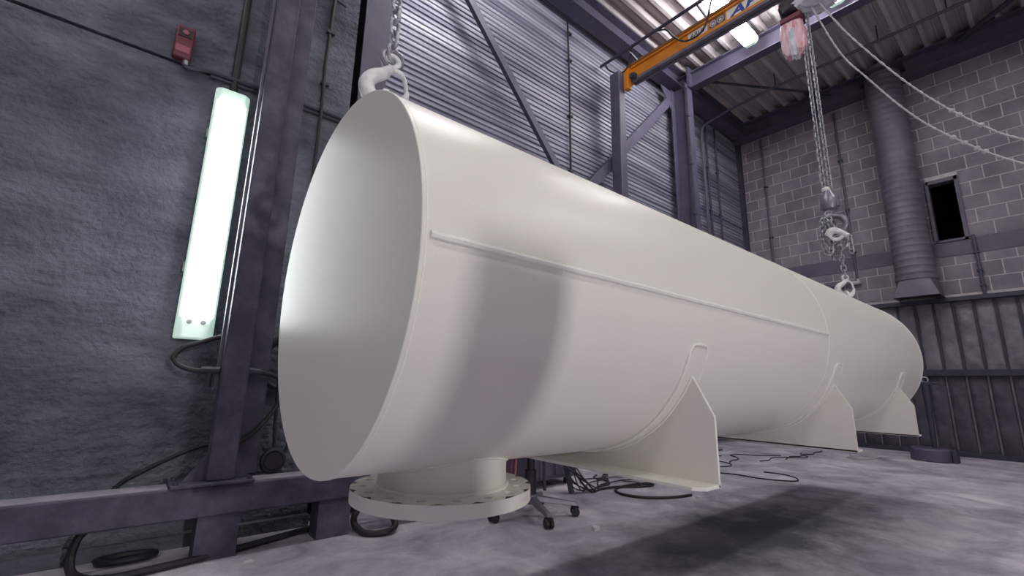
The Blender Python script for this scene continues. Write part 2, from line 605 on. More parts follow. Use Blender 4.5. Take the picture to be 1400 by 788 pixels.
w1 = struct('window_1', 'small dark opening with a grey steel frame')
wf = MB()
t = 0.045
wf.box((XB - 0.03, WY0 - 0.01, WZ0 - 0.01), (XB + 0.12, WY0 + t - 0.01, WZ1 + 0.01)).box((XB - 0.03, WY1 - 0.02, WZ0 - 0.01), (XB + 0.12, WY1 + 0.015, WZ1 + 0.01))
wf.box((XB - 0.03, WY0, WZ1 - t), (XB + 0.12, WY1, WZ1 + 0.01)).box((XB - 0.03, WY0, WZ0 - 0.01), (XB + 0.12, WY1, WZ0 + 0.02))
put('window_frame', wf, M_band, w1, smooth=False)
ry0, ry1, rz0, rz1, rx0, rx1 = WY0 - 1.6, WY1 + 1.6, WZ0 - 1.4, WZ1 + 1.0, XB + 0.19, XB + 3.2
rm = MB().box((rx1, ry0, rz0), (rx1 + 0.05, ry1, rz1)).box((rx0, ry0 - 0.05, rz0), (rx1, ry0, rz1)).box((rx0, ry1, rz0), (rx1, ry1 + 0.05, rz1))
rm.box((rx0, ry0, rz1), (rx1, ry1, rz1 + 0.05)).box((rx0, ry0, rz0 - 0.05), (rx1, ry1, rz0))
put('room_beyond', rm, M_conc, w1, smooth=False)

# --- walls behind and to the right of the camera
wr = struct('wall_right', 'pale painted wall')
put('wall_face', MB().box((XF, YR - 0.2, 0), (XB + 0.2, YR, 5.95)), M_wallr, wr, smooth=False)
d1 = struct('added_dark_door', 'wide dark slatted door added out of view for the dark reflection in the tank')  # unseen door, added and sized to reflect as a dark band in the tank
for k in range(22):
    put('door_slat', MB().box((4.05, YR, 0.02 + k * 0.15), (6.75, YR + 0.03, 0.155 + k * 0.15)), M_steel_dk, d1, smooth=False)
put('door_frame', MB().box((3.95, YR, 0), (4.05, YR + 0.06, 3.42)).box((6.75, YR, 0), (6.85, YR + 0.06, 3.42)).box((3.95, YR, 3.32), (6.85, YR + 0.06, 3.42)), M_steel_dk, d1, smooth=False)
put('wall_front', MB().box((XF - 0.2, YR - 0.2, 0), (XF, YS + 0.2, 5.95)), M_wallr, smooth=False, kind='structure')

# --- ribbed steel deck ceiling
ce = struct('ceiling', 'ribbed grey steel roof deck')
per = 0.24


def deck_sheet(x0, x1, y0, n, off):
    prof = []
    for i in range(n):
        y = y0 + i * per
        prof += [(y, ZC + 0.11), (y + 0.045, ZC + 0.11), (y + 0.055, ZC + 0.10), (y + 0.075, ZC + 0.10), (y + 0.085, ZC + 0.11), (y + 0.15, ZC + 0.11), (y + 0.172, ZC), (y + 0.218, ZC)]
    prof.append((y0 + n * per, ZC + 0.11))
    k = len(prof)
    vs = [(x0, a, b + off) for a, b in prof] + [(x1, a, b + off) for a, b in prof]
    put('deck_sheet', MB().add(vs, [(i, i + 1, k + i + 1, k + i) for i in range(k - 1)]), M_deck, ce, smooth=False)


xr = [XF, 1.08, 6.2, XB]
for i in range(3):
    for j in range(9):
        deck_sheet(xr[i], xr[i + 1] + 0.02, YR - 0.02 + j * 4 * per, 4 if j < 8 else 3, 0.001 * (j % 2))
put('roof_backing', MB().box((XF, YR, ZC + 0.115), (XB, YS + 0.1, ZC + 0.15)), M_steel_dk, ce, smooth=False)

# ------------------------------------------------------------------ steel frame of the hall
def column(name, x, yf, yb, b, z1, label, group=None):
    t = thing(name, label, 'column', (x, (yf + yb) / 2, 0), group)
    put('shaft', ibeam((x, (yf + yb) / 2, 0.015), (x, (yf + yb) / 2, z1), yb - yf, b, 0.016, 0.012, (0, 1, 0)), M_steel, t, smooth=False)
    put('base_plate', MB().box((x - b * 0.7, yf - 0.05, 0), (x + b * 0.7, yb + 0.05, 0.015)), M_steel, t, smooth=False)
    return t


c1 = column('steel_column', 1.075, 3.0, 3.30, 0.20, 5.5, 'violet grey steel column at the end of the concrete wall, behind the lifting chain')
c2 = column('steel_column', 6.12, 3.16, 3.42, 0.20, 5.5, 'violet grey steel column under the end of the dark roof beam')
put('cable', MB().tube([(6.03, 3.15, 2.0), (6.03, 3.15, 5.4)], 0.016, 8), M_black, c2)
for k in range(4):
    put('cable_clip', MB().box((6.0, 3.13, 2.5 + k * 0.8), (6.06, 3.17, 2.53 + k * 0.8)), M_steel_dk, c2)

rb = thing('roof_beam', 'deep dark steel beam spanning the ceiling between the two rows of deck ribs', 'beam', (6.2, 0, 5.47))
put('girder', ibeam((6.2, YR, 5.58), (6.2, 3.45, 5.58), 0.27, 0.15, 0.014, 0.009), M_steel, rb, smooth=False)
put('end_plate', MB().box((6.08, 3.13, 5.45), (6.32, 3.16, 5.80)), M_steel, rb, smooth=False)
rb2 = thing('roof_beam', 'steel roof beam above the flat end of the white tank', 'beam', (1.08, 0, 5.47))
put('girder', ibeam((1.08, YR, 5.63), (1.08, 3.45, 5.63), 0.32, 0.17, 0.014, 0.009), M_steel, rb2, smooth=False)
eb = thing('eaves_beam', 'long dark steel eaves beam running along the top of the corrugated cladding', 'beam', (4.5, 3.3, 5.5))
put('girder', ibeam((0.9, 3.36, 5.66), (8.5, 3.36, 5.66), 0.30, 0.22, 0.014, 0.01), M_steel, eb, smooth=False)
for k in range(14):
    put('bolt', MB().cyl((3.2 + k * 0.36, 3.27, 5.50), (3.2 + k * 0.36, 3.27, 5.485), 0.012, 6), M_steel_dk, eb)
gb = thing('gable_beam', 'dark steel beam resting along the top of the concrete block wall', 'beam', (8.5, 0, 5.49))
put('girder', ibeam((8.46, YR, 5.645), (8.46, 3.5, 5.645), 0.31, 0.26, 0.014, 0.009), M_steel, gb, smooth=False)


def brace(p, q, w, label):
    t = thing('brace', label, 'brace', (q[0], q[1], q[2]), 'diagonal flat braces on the cladding')
    put('flat_bar', MB().bar(p, q, w, 0.05, (q[2] - p[2], 0, -(q[0] - p[0]))), M_steel, t, smooth=False)
    return t


b1 = brace((1.08, 3.36, 5.86), (3.95, 3.36, 2.58), 0.085, 'diagonal steel brace falling toward the far wall, casting a shadow on the cladding')
put('foot_gusset', MB().box((3.66, 3.384, 2.52), (4.06, 3.397, 2.92)), M_steel, b1, smooth=False)
b2 = brace((5.97, 3.42, 5.29), (3.55, 3.42, 2.72), 0.13, 'diagonal steel brace rising to the head of the column under the roof beam')
put('gusset', MB().prism([(5.72, 3.40, 5.46), (6.00, 3.40, 5.46), (6.00, 3.40, 5.12)], (0, 0.012, 0)), M_steel, b2, smooth=False)

# ------------------------------------------------------------------ the tank
TX0, TX1, TY, TZ, TR = 0.3733, 4.80, 1.2225, 1.070, 0.50
tank = thing('storage_tank', 'long cream white painted steel tank with flat ends, hanging from two chains', 'tank', (2.5, TY, 0.512))
sh = put('shell', MB().lathe([(TR, TX0 + 0.008), (TR, TX0 + 0.4), (TR, 1.5), (TR, 2.6), (TR, 3.6), (TR, TX1 - 0.01)], (0, TY, TZ), 'x', 160), M_tank, tank, angle=60)
for xe, s in ((TX0, 1), (TX1, -1)):
    put('end_plate', MB().lathe([(0.001, 0), (TR - 0.02, 0), (TR + 0.0005, 0), (TR + 0.002, 0.0015 * s), (TR + 0.002, 0.009 * s), (TR - 0.005, 0.011 * s)], (xe, TY, TZ), 'x', 160), M_tank, tank)
    wv = MB().tube([(xe + 0.011 * s, TY + (TR - 0.0005) * math.cos(a), TZ + (TR - 0.0005) * math.sin(a)) for a in [2 * math.pi * k / 160 for k in range(160)]], 0.003, 6, closed=True)
    put('end_weld', wv, M_weld, tank)


def on_shell(x, deg, dr=0.0):
    a = R_(deg)
    return (x, TY - (TR + dr) * math.cos(a), TZ + (TR + dr) * math.sin(a))


put('seam_weld', MB().tube([Vector(on_shell(0.392 + k * 0.04, 0.4, 0.001)) + Vector((0, 0, random.uniform(-.0008, .0008))) for k in range(56)], [0.0085 + random.uniform(-.0008, .0008) for _ in range(56)], 8), M_weld, tank)
put('ring_weld', MB().tube([on_shell(2.60, d, -0.0010) for d in range(0, 360, 3)], 0.0028, 6, closed=True), M_weld, tank)

# saddles
for si, sx in enumerate((1.383, 2.758, 4.142)):
    outl = []
    zb = TZ - 0.556
    arc = [(-math.cos(R_(d)) * (TR + 0.007), -math.sin(R_(d)) * (TR + 0.007)) for d in range(27, 154, 3)]
    poly = [(sx, TY + a, TZ + b) for a, b in arc]
    poly += [(sx, TY + 0.516, TZ - 0.353), (sx, TY + 0.516, zb), (sx, TY - 0.516, zb), (sx, TY - 0.516, TZ - 0.353)]
    mb = MB()
    # triangulate the web as a strip between the arc and the outline below it
    lower = []
    for a, b in arc:
        yy = a * (0.516 / 0.4517)
        lower.append((sx, TY + max(-0.516, min(0.516, yy)), zb))
    top = [(sx, TY + a, TZ + b) for a, b in arc]
    th = 0.011
    vs, fs = [], []
    L0 = [(sx, TY - 0.516, TZ - 0.353)] + top + [(sx, TY + 0.516, TZ - 0.353)]
    L1 = [(sx, TY - 0.516, zb)] + lower + [(sx, TY + 0.516, zb)]
    k = len(L0)
    for dx in (0, th):
        vs += [(p[0] + dx, p[1], p[2]) for p in L0] + [(p[0] + dx, p[1], p[2]) for p in L1]
    for i in range(k - 1):
        fs += [(i, i + 1, k + i + 1, k + i), (2 * k + i, 3 * k + i, 3 * k + i + 1, 2 * k + i + 1), (i, 2 * k + i, 2 * k + i + 1, i + 1), (k + i, k + i + 1, 3 * k + i + 1, 3 * k + i)]
    fs += [(0, k, 3 * k, 2 * k), (k - 1, 3 * k - 1, 4 * k - 1, 2 * k - 1)]
    web = put('saddle', mb.add(vs, fs), M_tank, tank, smooth=False)
    ch = 0.03
    sg = -1 if si == 0 else 1
    xo, xi = (sx - 0.10, sx + th) if si == 0 else (sx + 0.11, sx)
    put('base_plate', MB().prism([(xi, TY - 0.516, zb), (xo - sg * ch, TY - 0.516, zb), (xo, TY - 0.516 + ch, zb), (xo, TY + 0.516 - ch, zb), (xo - sg * ch, TY + 0.516, zb), (xi, TY + 0.516, zb)], (0, 0, 0.011)), M_tank, web, smooth=False, bevel=0.002)
    # wear pad rolled onto the shell, rounded upper ends
    nu, nv = 60, 10
    vs, fs = [], []
    w = 0.052
    for layer in (0.006, -0.004):
        for i in range(nu + 1):
            d = -163.5 + (163.5 - 16.5) * i / nu
            e = min(d + 163.5, -16.5 - d) * math.pi / 180 * TR
            ww = w if e > 0.02 else w - 0.02 + math.sqrt(max(0, 0.02 ** 2 - (0.02 - e) ** 2))
            for j in range(nv + 1):
                vs.append(on_shell(sx + 0.006 - ww + 2 * ww * j / nv, d, layer))
    N = (nu + 1) * (nv + 1)
    for i in range(nu):
        for j in range(nv):
            a = i * (nv + 1) + j
            fs += [(a, a + 1, a + nv + 2, a + nv + 1)]
        a = i * (nv + 1)
        fs += [(a, a + nv + 1, N + a + nv + 1, N + a), (a + nv, N + a + nv, N + a + 2 * nv + 1, a + 2 * nv + 1)]
    for j in range(nv):
        a = nu * (nv + 1) + j
        fs += [(j, N + j, N + j + 1, j + 1), (a, a + 1, N + a + 1, N + a)]
    put('wear_pad', MB().add(vs, fs), M_tank, web, angle=50)
    pw = []
    for d in range(-100, -16, 2):
        pw.append(Vector(on_shell(sx + 0.006 - w, d, 0.002)))
    pw += [Vector(on_shell(sx + 0.006 - w + 0.012, -15.6, 0.002)), Vector(on_shell(sx + 0.006, -15.0, 0.002)), Vector(on_shell(sx + 0.006 + w - 0.012, -15.6, 0.002)), Vector(on_shell(sx + 0.006 + w, -18, 0.002)), Vector(on_shell(sx + 0.006 + w, -20, 0.002))] + [Vector(on_shell(sx + 0.006 + w, -d, 0.002)) for d in range(22, 32, 2)]
    put('pad_weld', MB().tube([p + Vector((random.uniform(-.001, .001),) * 3) for p in pw], [0.0056 + random.uniform(-.0013, .0013) for _ in pw], 6), M_weld, web)
    put('web_weld', MB().tube([Vector(on_shell(sx - 0.003, d, 0.008)) + Vector((random.uniform(-.001, .001),) * 3) for d in range(-153, -26, 2)], 0.005, 6), M_weld, web)

# branch nozzle with drilled flange
NX, NZ0, NT, NR = 0.754, 0.481, 0.035, 0.2585
nz = put('nozzle', MB().lathe([(0.186, NZ0 + NT - 0.002), (0.186, 0.60), (0.186, 0.66)], (NX, TY, 0), 'z', 72), M_tank, tank, angle=60)
put('nozzle_weld', MB().tube([(NX + 0.188 * math.cos(a), TY + 0.188 * math.sin(a), NZ0 + NT + 0.002 + random.uniform(-.001, .001)) for a in [2 * math.pi * k / 90 for k in range(90)]], 0.0065, 6, closed=True), M_weld, nz)
put('saddle_weld', MB().tube([(NX + 0.187 * math.cos(a), TY + 0.187 * math.sin(a), TZ - math.sqrt(TR ** 2 - (0.187 * math.sin(a)) ** 2) + 0.0005) for a in [2 * math.pi * k / 90 for k in range(90)]], 0.005, 6, closed=True), M_weld, nz)
fm = MB()
NB, HR, PR = 16, 0.012, 0.2225
seg = 12
vs, fs = [], []
for zl in (NZ0, NZ0 + NT):                  # ring face with true through holes, sector by sector
    base = len(vs)
    for b in range(NB):
        a0 = 2 * math.pi * (b - 0.5) / NB; a1 = 2 * math.pi * (b + 0.5) / NB; am = (a0 + a1) / 2
        hc = (math.cos(am) * PR, math.sin(am) * PR)
        o = len(vs)
        for k in range(seg):                # hole rim
            q = am + 2 * math.pi * k / seg
            vs.append((NX + hc[0] + HR * math.cos(q), TY + hc[1] + HR * math.sin(q), zl))
        for k in range(seg):                # matching points on the sector border
            q = am + 2 * math.pi * k / seg
            cr, ct = math.cos(2 * math.pi * k / seg), math.sin(2 * math.pi * k / seg)
            m = max(abs(cr), abs(ct)); u, v = cr / m, ct / m
            rr = PR + (NR - PR if u > 0 else PR - 0.17) * u
            aa = am + (a1 - a0) / 2 * v
            vs.append((NX + rr * math.cos(aa), TY + rr * math.sin(aa), zl))
        for k in range(seg):
            fs.append((o + k, o + (k + 1) % seg, o + seg + (k + 1) % seg, o + seg + k))
n1 = len(vs) // 2
for b in range(NB):
    o = b * 2 * seg
    for k in range(seg):
        fs.append((o + k, n1 + o + k, n1 + o + (k + 1) % seg, o + (k + 1) % seg))
    for k in (0, 1, seg - 1, seg - 2):
        pass
fm.add(vs, fs)
pts_out = []
for b in range(NB):
    am = 2 * math.pi * b / NB; hw = math.pi / NB
    for v in (-1, -math.tan(math.pi / 6), 0, math.tan(math.pi / 6)):
        pts_out.append(am + hw * v)
k = len(pts_out)
vs = [(NX + r_ * math.cos(a), TY + r_ * math.sin(a), z) for r_, z in ((NR, NZ0), (NR, NZ0 + NT), (0.17, NZ0), (0.17, NZ0 + NT)) for a in pts_out]
fs = [(i, (i + 1) % k, k + (i + 1) % k, k + i) for i in range(k)] + [(2 * k + i, 3 * k + i, 3 * k + (i + 1) % k, 2 * k + (i + 1) % k) for i in range(k)]
fm.add(vs, fs)
put('flange', fm, M_tank, nz, angle=40)

# lifting lugs: upright plates with an eye, set across the hook that passes through them
def lug(x, y, hz, ang, rh=0.031, ro=0.053, th=0.016):
    n = Vector((math.cos(ang), math.sin(ang), 0)); w = Vector((-n.y, n.x, 0)); c = Vector((x, y, hz))
    zb = TZ + TR - 0.03
    K = 32
    inner, outer = [], []
    for i in range(K):
        a = 2 * math.pi * i / K
        inner.append(c + w * rh * math.cos(a) + Vector((0, 0, rh * math.sin(a))))
        if math.sin(a) >= -1e-6:
            outer.append(c + w * ro * math.cos(a) + Vector((0, 0, ro * math.sin(a))))
        else:
            m = max(abs(math.cos(a)) / ro, abs(math.sin(a)) / (hz - zb))
            outer.append(c + w * math.cos(a) / m + Vector((0, 0, math.sin(a) / m)))
    vs = []
    for sgn in (-1, 1):
        vs += [p + n * sgn * th / 2 for p in inner] + [p + n * sgn * th / 2 for p in outer]
    fs = []
    for i in range(K):
        j = (i + 1) % K
        fs += [(i, j, K + j, K + i), (2 * K + i, 3 * K + i, 3 * K + j, 2 * K + j), (i, 2 * K + i, 2 * K + j, j), (K + i, K + j, 3 * K + j, 3 * K + i)]
    put('lifting_lug', MB().add(vs, fs), M_tank, tank, angle=30)


lug(0.479, TY + 0.003, 1.632, R_(-15))
lug(4.681, 1.1355, 1.606, R_(-50))


# ------------------------------------------------------------------ chains, hooks and hoist
def link_mesh(L, W, r, name='link', n=7):
    """one stadium shaped link, long axis z, flat in x-z"""
    st = (L - W) / 2
    pts = []
    for d in range(0, 181, 20):
        pts.append((W / 2 * math.cos(R_(d)), 0, st + W / 2 * math.sin(R_(d))))
    for d in range(180, 361, 20):
        pts.append((W / 2 * math.cos(R_(d)), 0, -st + W / 2 * math.sin(R_(d))))
    return MB().tube(pts, r, n, closed=True)


def chain_into(mb, pts, L, W, r, n=5):
    """lay links along a polyline into one mesh"""
    src = link_mesh(L, W, r, n=n)
    pts = [Vector(p) for p in pts]
    step = L - 2.2 * r
    acc, i = 0.0, 0
    pos = []
    for a, b in zip(pts[:-1], pts[1:]):
        d = (b - a); l = d.length
        while acc <= l:
            pos.append((a + d * (acc / l), d.normalized()))
            acc += step
        acc -= l
    for k, (p, d) in enumerate(pos):
        ref = Vector((1, 0, 0)) if abs(d.x) < 0.9 else Vector((0, 1, 0))
        s = d.cross(ref).normalized(); t = s.cross(d)
        if k % 2: s, t = t, -s
        rot = 0.6
        s2 = s * math.cos(rot) + t * math.sin(rot); t2 = -s * math.sin(rot) + t * math.cos(rot)
        mb.add([p + s2 * v[0] + t2 * v[1] + d * v[2] for v in src.v], src.f)
    return mb


CX = 0.492
ch1 = thing('lifting_chain', 'heavy grey link chain above the flat round end of the tank', 'chain', (CX, TY, 1.80))
lme = link_mesh(0.058, 0.031, 0.0062, n=9).mesh('link', M_chain, angle=60)
z, i = 1.828, 0
while z < 5.72:
    share('link', lme, (CX, TY, z), ch1, (0, 0, R_(20 + 90 * (i % 2))))
    z += 0.0468; i += 1


def hook(name, label, c, s, m, ang, group=None):
    """C hook with eye and latch: c = eye centre, s = size, opening turned by ang about z"""
    t = thing(name, label, 'hook', (c[0], c[1], c[2] - 1.9 * s), group)
    ca, sa = math.cos(ang), math.sin(ang)
    P = lambda x, z: (c[0] + x * s * ca, c[1] + x * s * sa, c[2] + z * s)
    path = smooth_path([P(0.0, -0.25), P(-0.25, -0.55), P(-0.62, -0.80), P(-0.78, -1.15), P(-0.62, -1.55), P(-0.15, -1.78), P(0.35, -1.62), P(0.58, -1.25), P(0.62, -1.05)], 6)
    k = len(path)
    rs = [s * (0.16 + 0.12 * math.sin(math.pi * min(1, (i / (k - 1)) * 1.15)) - (0.13 * max(0, (i / (k - 1)) - 0.75) * 4 * 0.7)) for i in range(k)]
    put('hook_body', MB().tube(path, rs, 12), m, t)
    put('eye', MB().tube([P(0.24 * math.cos(a), 0.24 * math.sin(a)) for a in [2 * math.pi * q / 24 for q in range(24)]], 0.10 * s, 8, closed=True), m, t)
    put('latch', MB().tube(smooth_path([P(0.05, -0.30), P(0.34, -0.36), P(0.50, -0.62), P(0.58, -1.0), P(0.62, -1.3)], 5), 0.085 * s, 10), m, t)
    return t


hook('safety_hook', 'white oversprayed safety hook in the lug at the flat round end', (CX, TY, 1.795), 0.088, M_hookw, R_(-15))
for s_ in (-1, 1):
    pass
lk = thing('coupling_link', 'grey coupling link between the heavy chain and the white hook', 'coupling', (CX, TY, 1.79))
for s_ in (-1, 1):
    put('half_link', MB().tube(smooth_path([(CX + s_ * 0.004, TY, 1.835), (CX + s_ * 0.026, TY - 0.004 * s_, 1.822), (CX + s_ * 0.029, TY, 1.795), (CX + s_ * 0.016, TY, 1.772)], 5), [0.010] * 16, 10), M_alu, lk)

# far hoist
HX, HY = 4.66, 1.16
ch2 = thing('hoist_chain', 'twin strands of fine silver chain hanging from the wrapped hoist', 'chain', (HX, HY, 2.62))
for dy in (0.024, -0.026):
    put('chain_strand', chain_into(MB(), [(HX, HY + dy, 2.62), (HX, HY + dy, 4.50)], 0.056, 0.030, 0.0066), M_chain, ch2)
bb = thing('bottom_block', 'small grey hook block at the lower end of the hoist chain', 'hook block', (HX, HY, 2.25))
put('chain_guide', MB().lathe([(0.030, 0), (0.036, 0.012), (0.036, 0.028), (0.030, 0.04)], (HX, HY + 0.01, 2.585), 'z', 20, caps=True), M_white, bb)
put('swivel_body', MB().lathe([(0.030, 0.0), (0.060, 0.02), (0.072, 0.07), (0.066, 0.13), (0.040, 0.17), (0.034, 0.20)], (HX, HY, 2.395), 'z', 20, caps=True).box((HX - 0.02, HY - 0.075, 2.43), (HX + 0.02, HY + 0.075, 2.53)), M_alu, bb)
put('hook_neck', MB().cyl((HX, HY - 0.005, 2.33), (HX, HY - 0.005, 2.40), 0.026, 14), M_alu, bb)
hp = smooth_path([(HX, HY - 0.005, 2.345), (HX, HY - 0.07, 2.325), (HX, HY - 0.105, 2.26), (HX, HY - 0.075, 2.195), (HX, HY - 0.005, 2.175), (HX, HY + 0.05, 2.205), (HX, HY + 0.06, 2.25)], 6)
put('hook_body', MB().tube(hp, [0.026 - 0.014 * (i / (len(hp) - 1)) ** 2 for i in range(len(hp))], 12), M_alu, bb)

ch3 = thing('chain_bundle', 'slack loops of silver chain bunched up under the grey hook block', 'chain', (HX, HY, 1.95))
for k in range(6):
    ay, dep = [(0.060, 0.32), (0.030, 0.27), (0.000, 0.24), (-0.020, 0.26), (-0.040, 0.21), (0.045, 0.34)][k]
    sx_ = -1 if k % 2 == 0 else 1
    xo = HX + sx_ * (0.050 + 0.012 * (k // 2))
    zl = 2.33 - dep
    put('chain_loop', chain_into(MB(), smooth_path([(HX + sx_ * 0.034, HY + 0.012, 2.365), (xo, HY + ay * 0.6 + 0.02, 2.30), (xo, HY + ay + 0.012, 2.14), (xo, HY + ay - 0.008, zl), (xo, HY + ay - 0.040, zl + 0.01), (xo, HY + ay - 0.055, 2.15), (HX + sx_ * 0.036, HY - 0.010, 2.205)], 6), 0.056, 0.036, 0.0078), M_chain, ch3)
put('chain_tail', chain_into(MB(), [(HX - 0.085, HY - 0.137, 1.98), (HX - 0.085, HY - 0.132, 2.125)], 0.056, 0.036, 0.0078), M_chain, ch3)
hs = thing('grab_hook', 'white chain shortening hook lying across the bunched silver chain', 'hook', (HX - 0.05, HY - 0.06, 2.08))
put('hook_body', MB().tube(smooth_path([(HX - 0.085, HY + 0.03, 2.15), (HX - 0.085, HY - 0.01, 2.185), (HX - 0.085, HY - 0.06, 2.17), (HX - 0.085, HY - 0.10, 2.13), (HX - 0.085, HY - 0.135, 2.12)], 5), [0.020, 0.024, 0.026, 0.028, 0.03, 0.03, 0.03, 0.03, 0.028, 0.026, 0.025, 0.024, 0.024, 0.022, 0.02, 0.02, 0.018, 0.018, 0.016, 0.015, 0.012], 10), M_hookw, hs)
put('throat', MB().tube([(HX - 0.085, HY - 0.045 + 0.045 * math.cos(a), 2.135 + 0.035 * math.sin(a)) for a in [2 * math.pi * q / 16 for q in range(16)]], 0.016, 8, closed=True), M_hookw, hs)
ch4 = thing('drop_chain', 'short thin chain joining the bunched loops to the white hook at the far lug', 'chain', (HX, HY - 0.06, 1.72))
lme2 = link_mesh(0.060, 0.036, 0.0068, n=7).mesh('link', M_chain, angle=60)
z, i = 1.815, 0
while z < 2.08:
    share('link', lme2, (HX + 0.03, HY - 0.035 + (z - 1.8) * 0.04, z), ch4, (0, 0, R_(30 + 90 * (i % 2))))
    z += 0.0468; i += 1
hook('safety_hook', 'white oversprayed safety hook in the lug at the far end of the tank', (HX + 0.03, HY - 0.035, 1.775), 0.092, M_hookw, R_(-50))

hst = thing('chain_hoist', 'chain hoist wrapped in cloudy plastic film hanging below the orange crane beam', 'hoist', (HX, HY - 0.06, 4.50))


def lumpy(c, r, seed, amp, n=22, m=14):
    mb = MB()
    vs = []
    for i in range(m + 1):
        t = math.pi * i / m
        for j in range(n):
            a = 2 * math.pi * j / n
            d = Vector((math.sin(t) * math.cos(a), math.sin(t) * math.sin(a), math.cos(t)))
            e = 1.0
            q = Vector((abs(d.x) ** 4 + abs(d.y) ** 4 + abs(d.z) ** 4,))[0] if False else (abs(d.x) ** 4 + abs(d.y) ** 4 + abs(d.z) ** 4) ** -0.25
            k = q * (1 + amp * noise.noise(d * 3.2 + Vector((seed, seed * 2, 0))))
            vs.append((c[0] + d.x * r[0] * k, c[1] + d.y * r[1] * k, c[2] + d.z * r[2] * k))
    fs = [(i * n + j, i * n + (j + 1) % n, (i + 1) * n + (j + 1) % n, (i + 1) * n + j) for i in range(m) for j in range(n)]
    return mb.add(vs, fs)


put('motor_body', lumpy((HX, HY - 0.10, 4.60), (0.16, 0.17, 0.10), 3.1, 0.22), M_plast, hst, angle=25)
put('gear_cover', lumpy((HX - 0.02, HY + 0.09, 4.60), (0.12, 0.10, 0.09), 5.7, 0.1), M_black, hst)
put('suspension_eye', MB().tube([(HX, HY + 0.045 * math.cos(a), 4.75 + 0.07 * math.sin(a)) for a in [2 * math.pi * q / 20 for q in range(20)]], 0.014, 8, closed=True), M_steel_dk, hst)
bag = put('chain_bag', lumpy((HX, HY + 0.11, 4.27), (0.085, 0.105, 0.20), 9.3, 0.14, 26, 18), M_bag, hst, angle=30)
put('bag_rim', MB().box((HX - 0.09, HY + 0.0, 4.44), (HX + 0.09, HY + 0.19, 4.50)), M_red, bag, bevel=0.01)
put('bag_film', lumpy((HX - 0.035, HY + 0.10, 4.20), (0.07, 0.035, 0.16), 4.4, 0.3, 18, 14), M_plast, bag, angle=25)

for lab, pts in (('pale knotted rope sagging from the wrapped hoist, the lower of the two', [(4.62, 1.09, 4.55), (4.65, 0.917, 3.90), (4.65, 0.75, 3.526), (4.65, 0.523, 3.074), (4.65, 0.302, 2.749), (4.65, -0.018, 2.403), (4.66, -0.6, 1.98), (4.7, -1.6, 1.62), (4.7, -3.0, 1.5), (4.7, -4.56, 1.55)]),
                 ('pale knotted rope sagging from the wrapped hoist, the upper of the two', [(4.62, 1.02, 4.52), (4.65, 0.833, 4.035), (4.65, 0.549, 3.433), (4.65, 0.333, 3.052), (4.65, 0.128, 2.763), (4.65, -0.043, 2.58), (4.66, -0.6, 2.12), (4.7, -1.6, 1.75), (4.7, -3.0, 1.62), (4.7, -4.56, 1.7)])):
    rp = thing('rope', lab, 'rope', pts[-1], 'ropes from the hoist')
    sp = smooth_path(pts, 24)
    put('strand', MB().tube(sp, [0.0072 + 0.002 * math.sin(i * 1.9) for i in range(len(sp))], 7), M_rope, rp)
    for kk in ((96, 101, 106, 109) if 'lower' in lab else (78, 82, 94)):
        put('knot', MB().ball(sp[kk], (0.016, 0.02, 0.018), 8, 6), M_rope, rp)

# ------------------------------------------------------------------ crane
cr = thing('jib_crane', 'orange crane beam with blue lettering reaching out from a grey wall post', 'crane', (4.55, 3.33, 0))
KX = 4.56
put('post', MB().box((4.40, 3.22, 0.015), (4.53, 3.37, 4.93)), M_steel, cr, bevel=0.012)
put('post_base', MB().box((4.34, 3.12, 0), (4.72, 3.50, 0.015)), M_steel, cr, smooth=False)
put('jib_beam', MB().box((KX + 0.03, 0.1, 4.865), (KX + 0.13, 3.22, 4.995)).box((KX, 0.1, 4.99), (KX + 0.16, 3.22, 5.02)).box((KX + 0.02, 0.1, 4.835), (KX + 0.14, 3.22, 4.866)), M_orange, cr, smooth=False)
put('runner_track', MB().box((KX + 0.022, 0.1, 4.80), (KX + 0.055, 3.16, 4.836)).box((KX + 0.105, 0.1, 4.80), (KX + 0.138, 3.16, 4.836)).box((KX + 0.05, 0.1, 4.825), (KX + 0.11, 3.16, 4.836)), M_beamgrey, cr, smooth=False)
put('top_angle', MB().box((KX - 0.015, 0.1, 5.015), (KX + 0.175, 3.2, 5.045)), M_orange_d, cr, smooth=False)
put('end_bracket', MB().box((KX - 0.05, 3.15, 4.68), (KX + 0.03, 3.225, 5.00)), M_orange, cr, bevel=0.008)
put('pivot_bolt', MB().cyl((KX - 0.06, 3.09, 4.835), (KX + 0.05, 3.09, 4.835), 0.030, 18).cyl((KX - 0.03, 3.09, 4.835), (KX - 0.005, 3.09, 4.835), 0.048, 18), M_steel_dk, cr)
FY0, FY1 = 3.36, 0.1
rail = put('festoon_rail', MB().tube([(KX - 0.18, 3.52 - 0.02, 5.13), (KX - 0.18, 0.1, 5.13)], 0.020, 10), M_steel_dk, cr)
for yy in (3.05, 2.1, 1.1):
    put('rail_bracket', MB().bar((KX - 0.18, yy, 5.13), (KX + 0.04, yy - 0.02, 5.04), 0.03, 0.012), M_steel_dk, rail, smooth=False)
